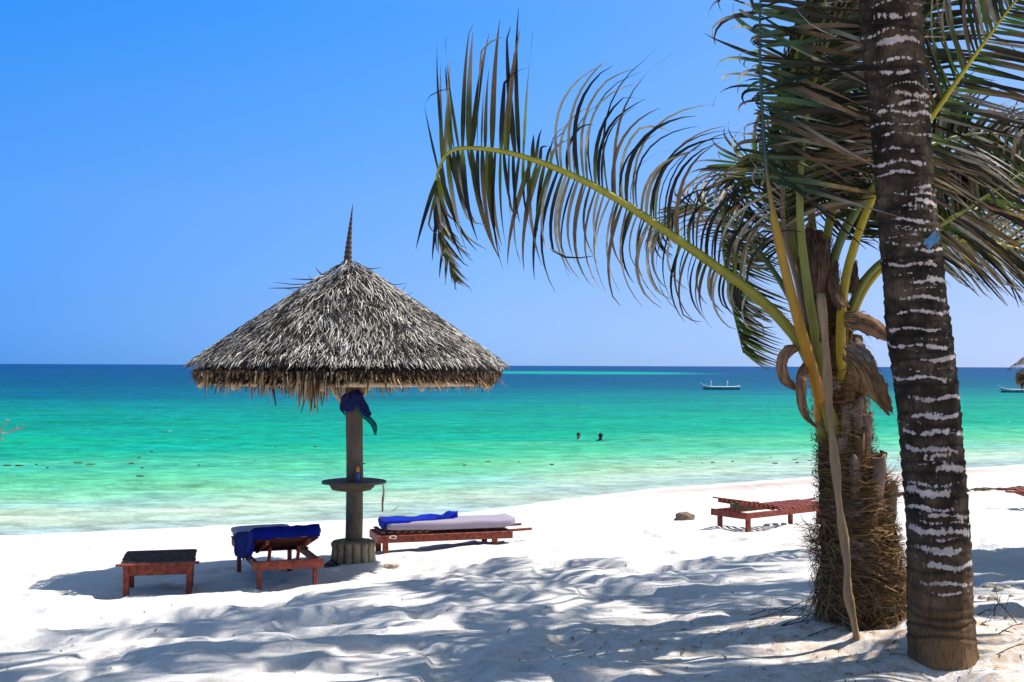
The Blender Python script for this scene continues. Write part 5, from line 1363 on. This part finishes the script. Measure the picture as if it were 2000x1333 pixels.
# ------------------------------------------------------------------ light, sky, camera
EL = R(56); AZV = Vector((1.0, .30, 0)).normalized()
sd = Vector((AZV.x * math.cos(EL), AZV.y * math.cos(EL), math.sin(EL)))
ld = bpy.data.lights.new('sun', 'SUN'); ld.energy = 4.9; ld.angle = R(.53); ld.color = (1, .955, .89)
lo = bpy.data.objects.new('sun', ld); COL.objects.link(lo); lo.rotation_euler = (-sd).to_track_quat('-Z', 'Y').to_euler(); lo.location = (20, 0, 30)
w = bpy.data.worlds.new('World'); scene.world = w; w.use_nodes = True; nt = w.node_tree; nt.nodes.clear()
sky = nt.nodes.new('ShaderNodeTexSky'); sky.sky_type = 'NISHITA'; sky.sun_disc = False; sky.sun_elevation = EL
sky.sun_rotation = math.atan2(sd.x, sd.y); sky.air_density = 1.0; sky.dust_density = .35; sky.ozone_density = 2.0; sky.altitude = 0
sky.dust_density = .1; sky.ozone_density = 3.0
def tint(rows):
    return ramp(nt, sz, [(z, c) for z, c in zip((.006, .05, .135, .218, .289, .50), rows + [(1.02, .93, .78)])])
geo = nt.nodes.new('ShaderNodeTexCoord'); sp3 = nt.nodes.new('ShaderNodeSeparateXYZ'); nt.links.new(geo.outputs['Generated'], sp3.inputs[0]); sz = sp3.outputs[2]
tl_ = tint([(.075, .281, 1.0), (.116, .325, .88), (.203, .467, .918), (.176, .561, 1.04), (.112, .614, 1.19)])
tm_ = tint([(.227, .434, 1.08), (.306, .461, .89), (.374, .571, .90), (.331, .658, 1.02), (.285, .705, 1.15)])
tr_ = tint([(.36, .49, 1.03), (.44, .49, .81), (.591, .606, .773), (.634, .708, .847), (.662, .79, .927)])
f1_ = nt.nodes.new('ShaderNodeMapRange'); f1_.inputs[1].default_value = -.42; f1_.inputs[2].default_value = -.02; nt.links.new(sp3.outputs[0], f1_.inputs[0])
f2_ = nt.nodes.new('ShaderNodeMapRange'); f2_.inputs[1].default_value = -.02; f2_.inputs[2].default_value = .40; nt.links.new(sp3.outputs[0], f2_.inputs[0])
tt_ = mixc(nt, f2_.outputs[0], mixc(nt, f1_.outputs[0], tl_, tm_), tr_)
bg = nt.nodes.new('ShaderNodeBackground'); bg.inputs['Strength'].default_value = .12
ow = nt.nodes.new('ShaderNodeOutputWorld'); nt.links.new(mixc(nt, 1.0, sky.outputs[0], tt_, 'MULTIPLY'), bg.inputs[0]); nt.links.new(bg.outputs[0], ow.inputs[0])
cd = bpy.data.cameras.new('camera'); cam = bpy.data.objects.new('camera', cd); COL.objects.link(cam)
cd.sensor_width = 36; cd.lens = 2300 / 2000 * 36; cd.clip_end = 100000; cd.clip_start = .1
cam.matrix_world = Matrix(((right.x, up.x, -fwd.x, 0), (right.y, up.y, -fwd.y, 0), (right.z, up.z, -fwd.z, CAMZ), (0, 0, 0, 1)))
scene.camera = cam
scene.view_settings.view_transform = 'Standard'; scene.view_settings.look = 'None'; scene.view_settings.exposure = 0.55; scene.view_settings.gamma = 1
scene.cycles.max_bounces = 6; scene.cycles.transparent_max_bounces = 4
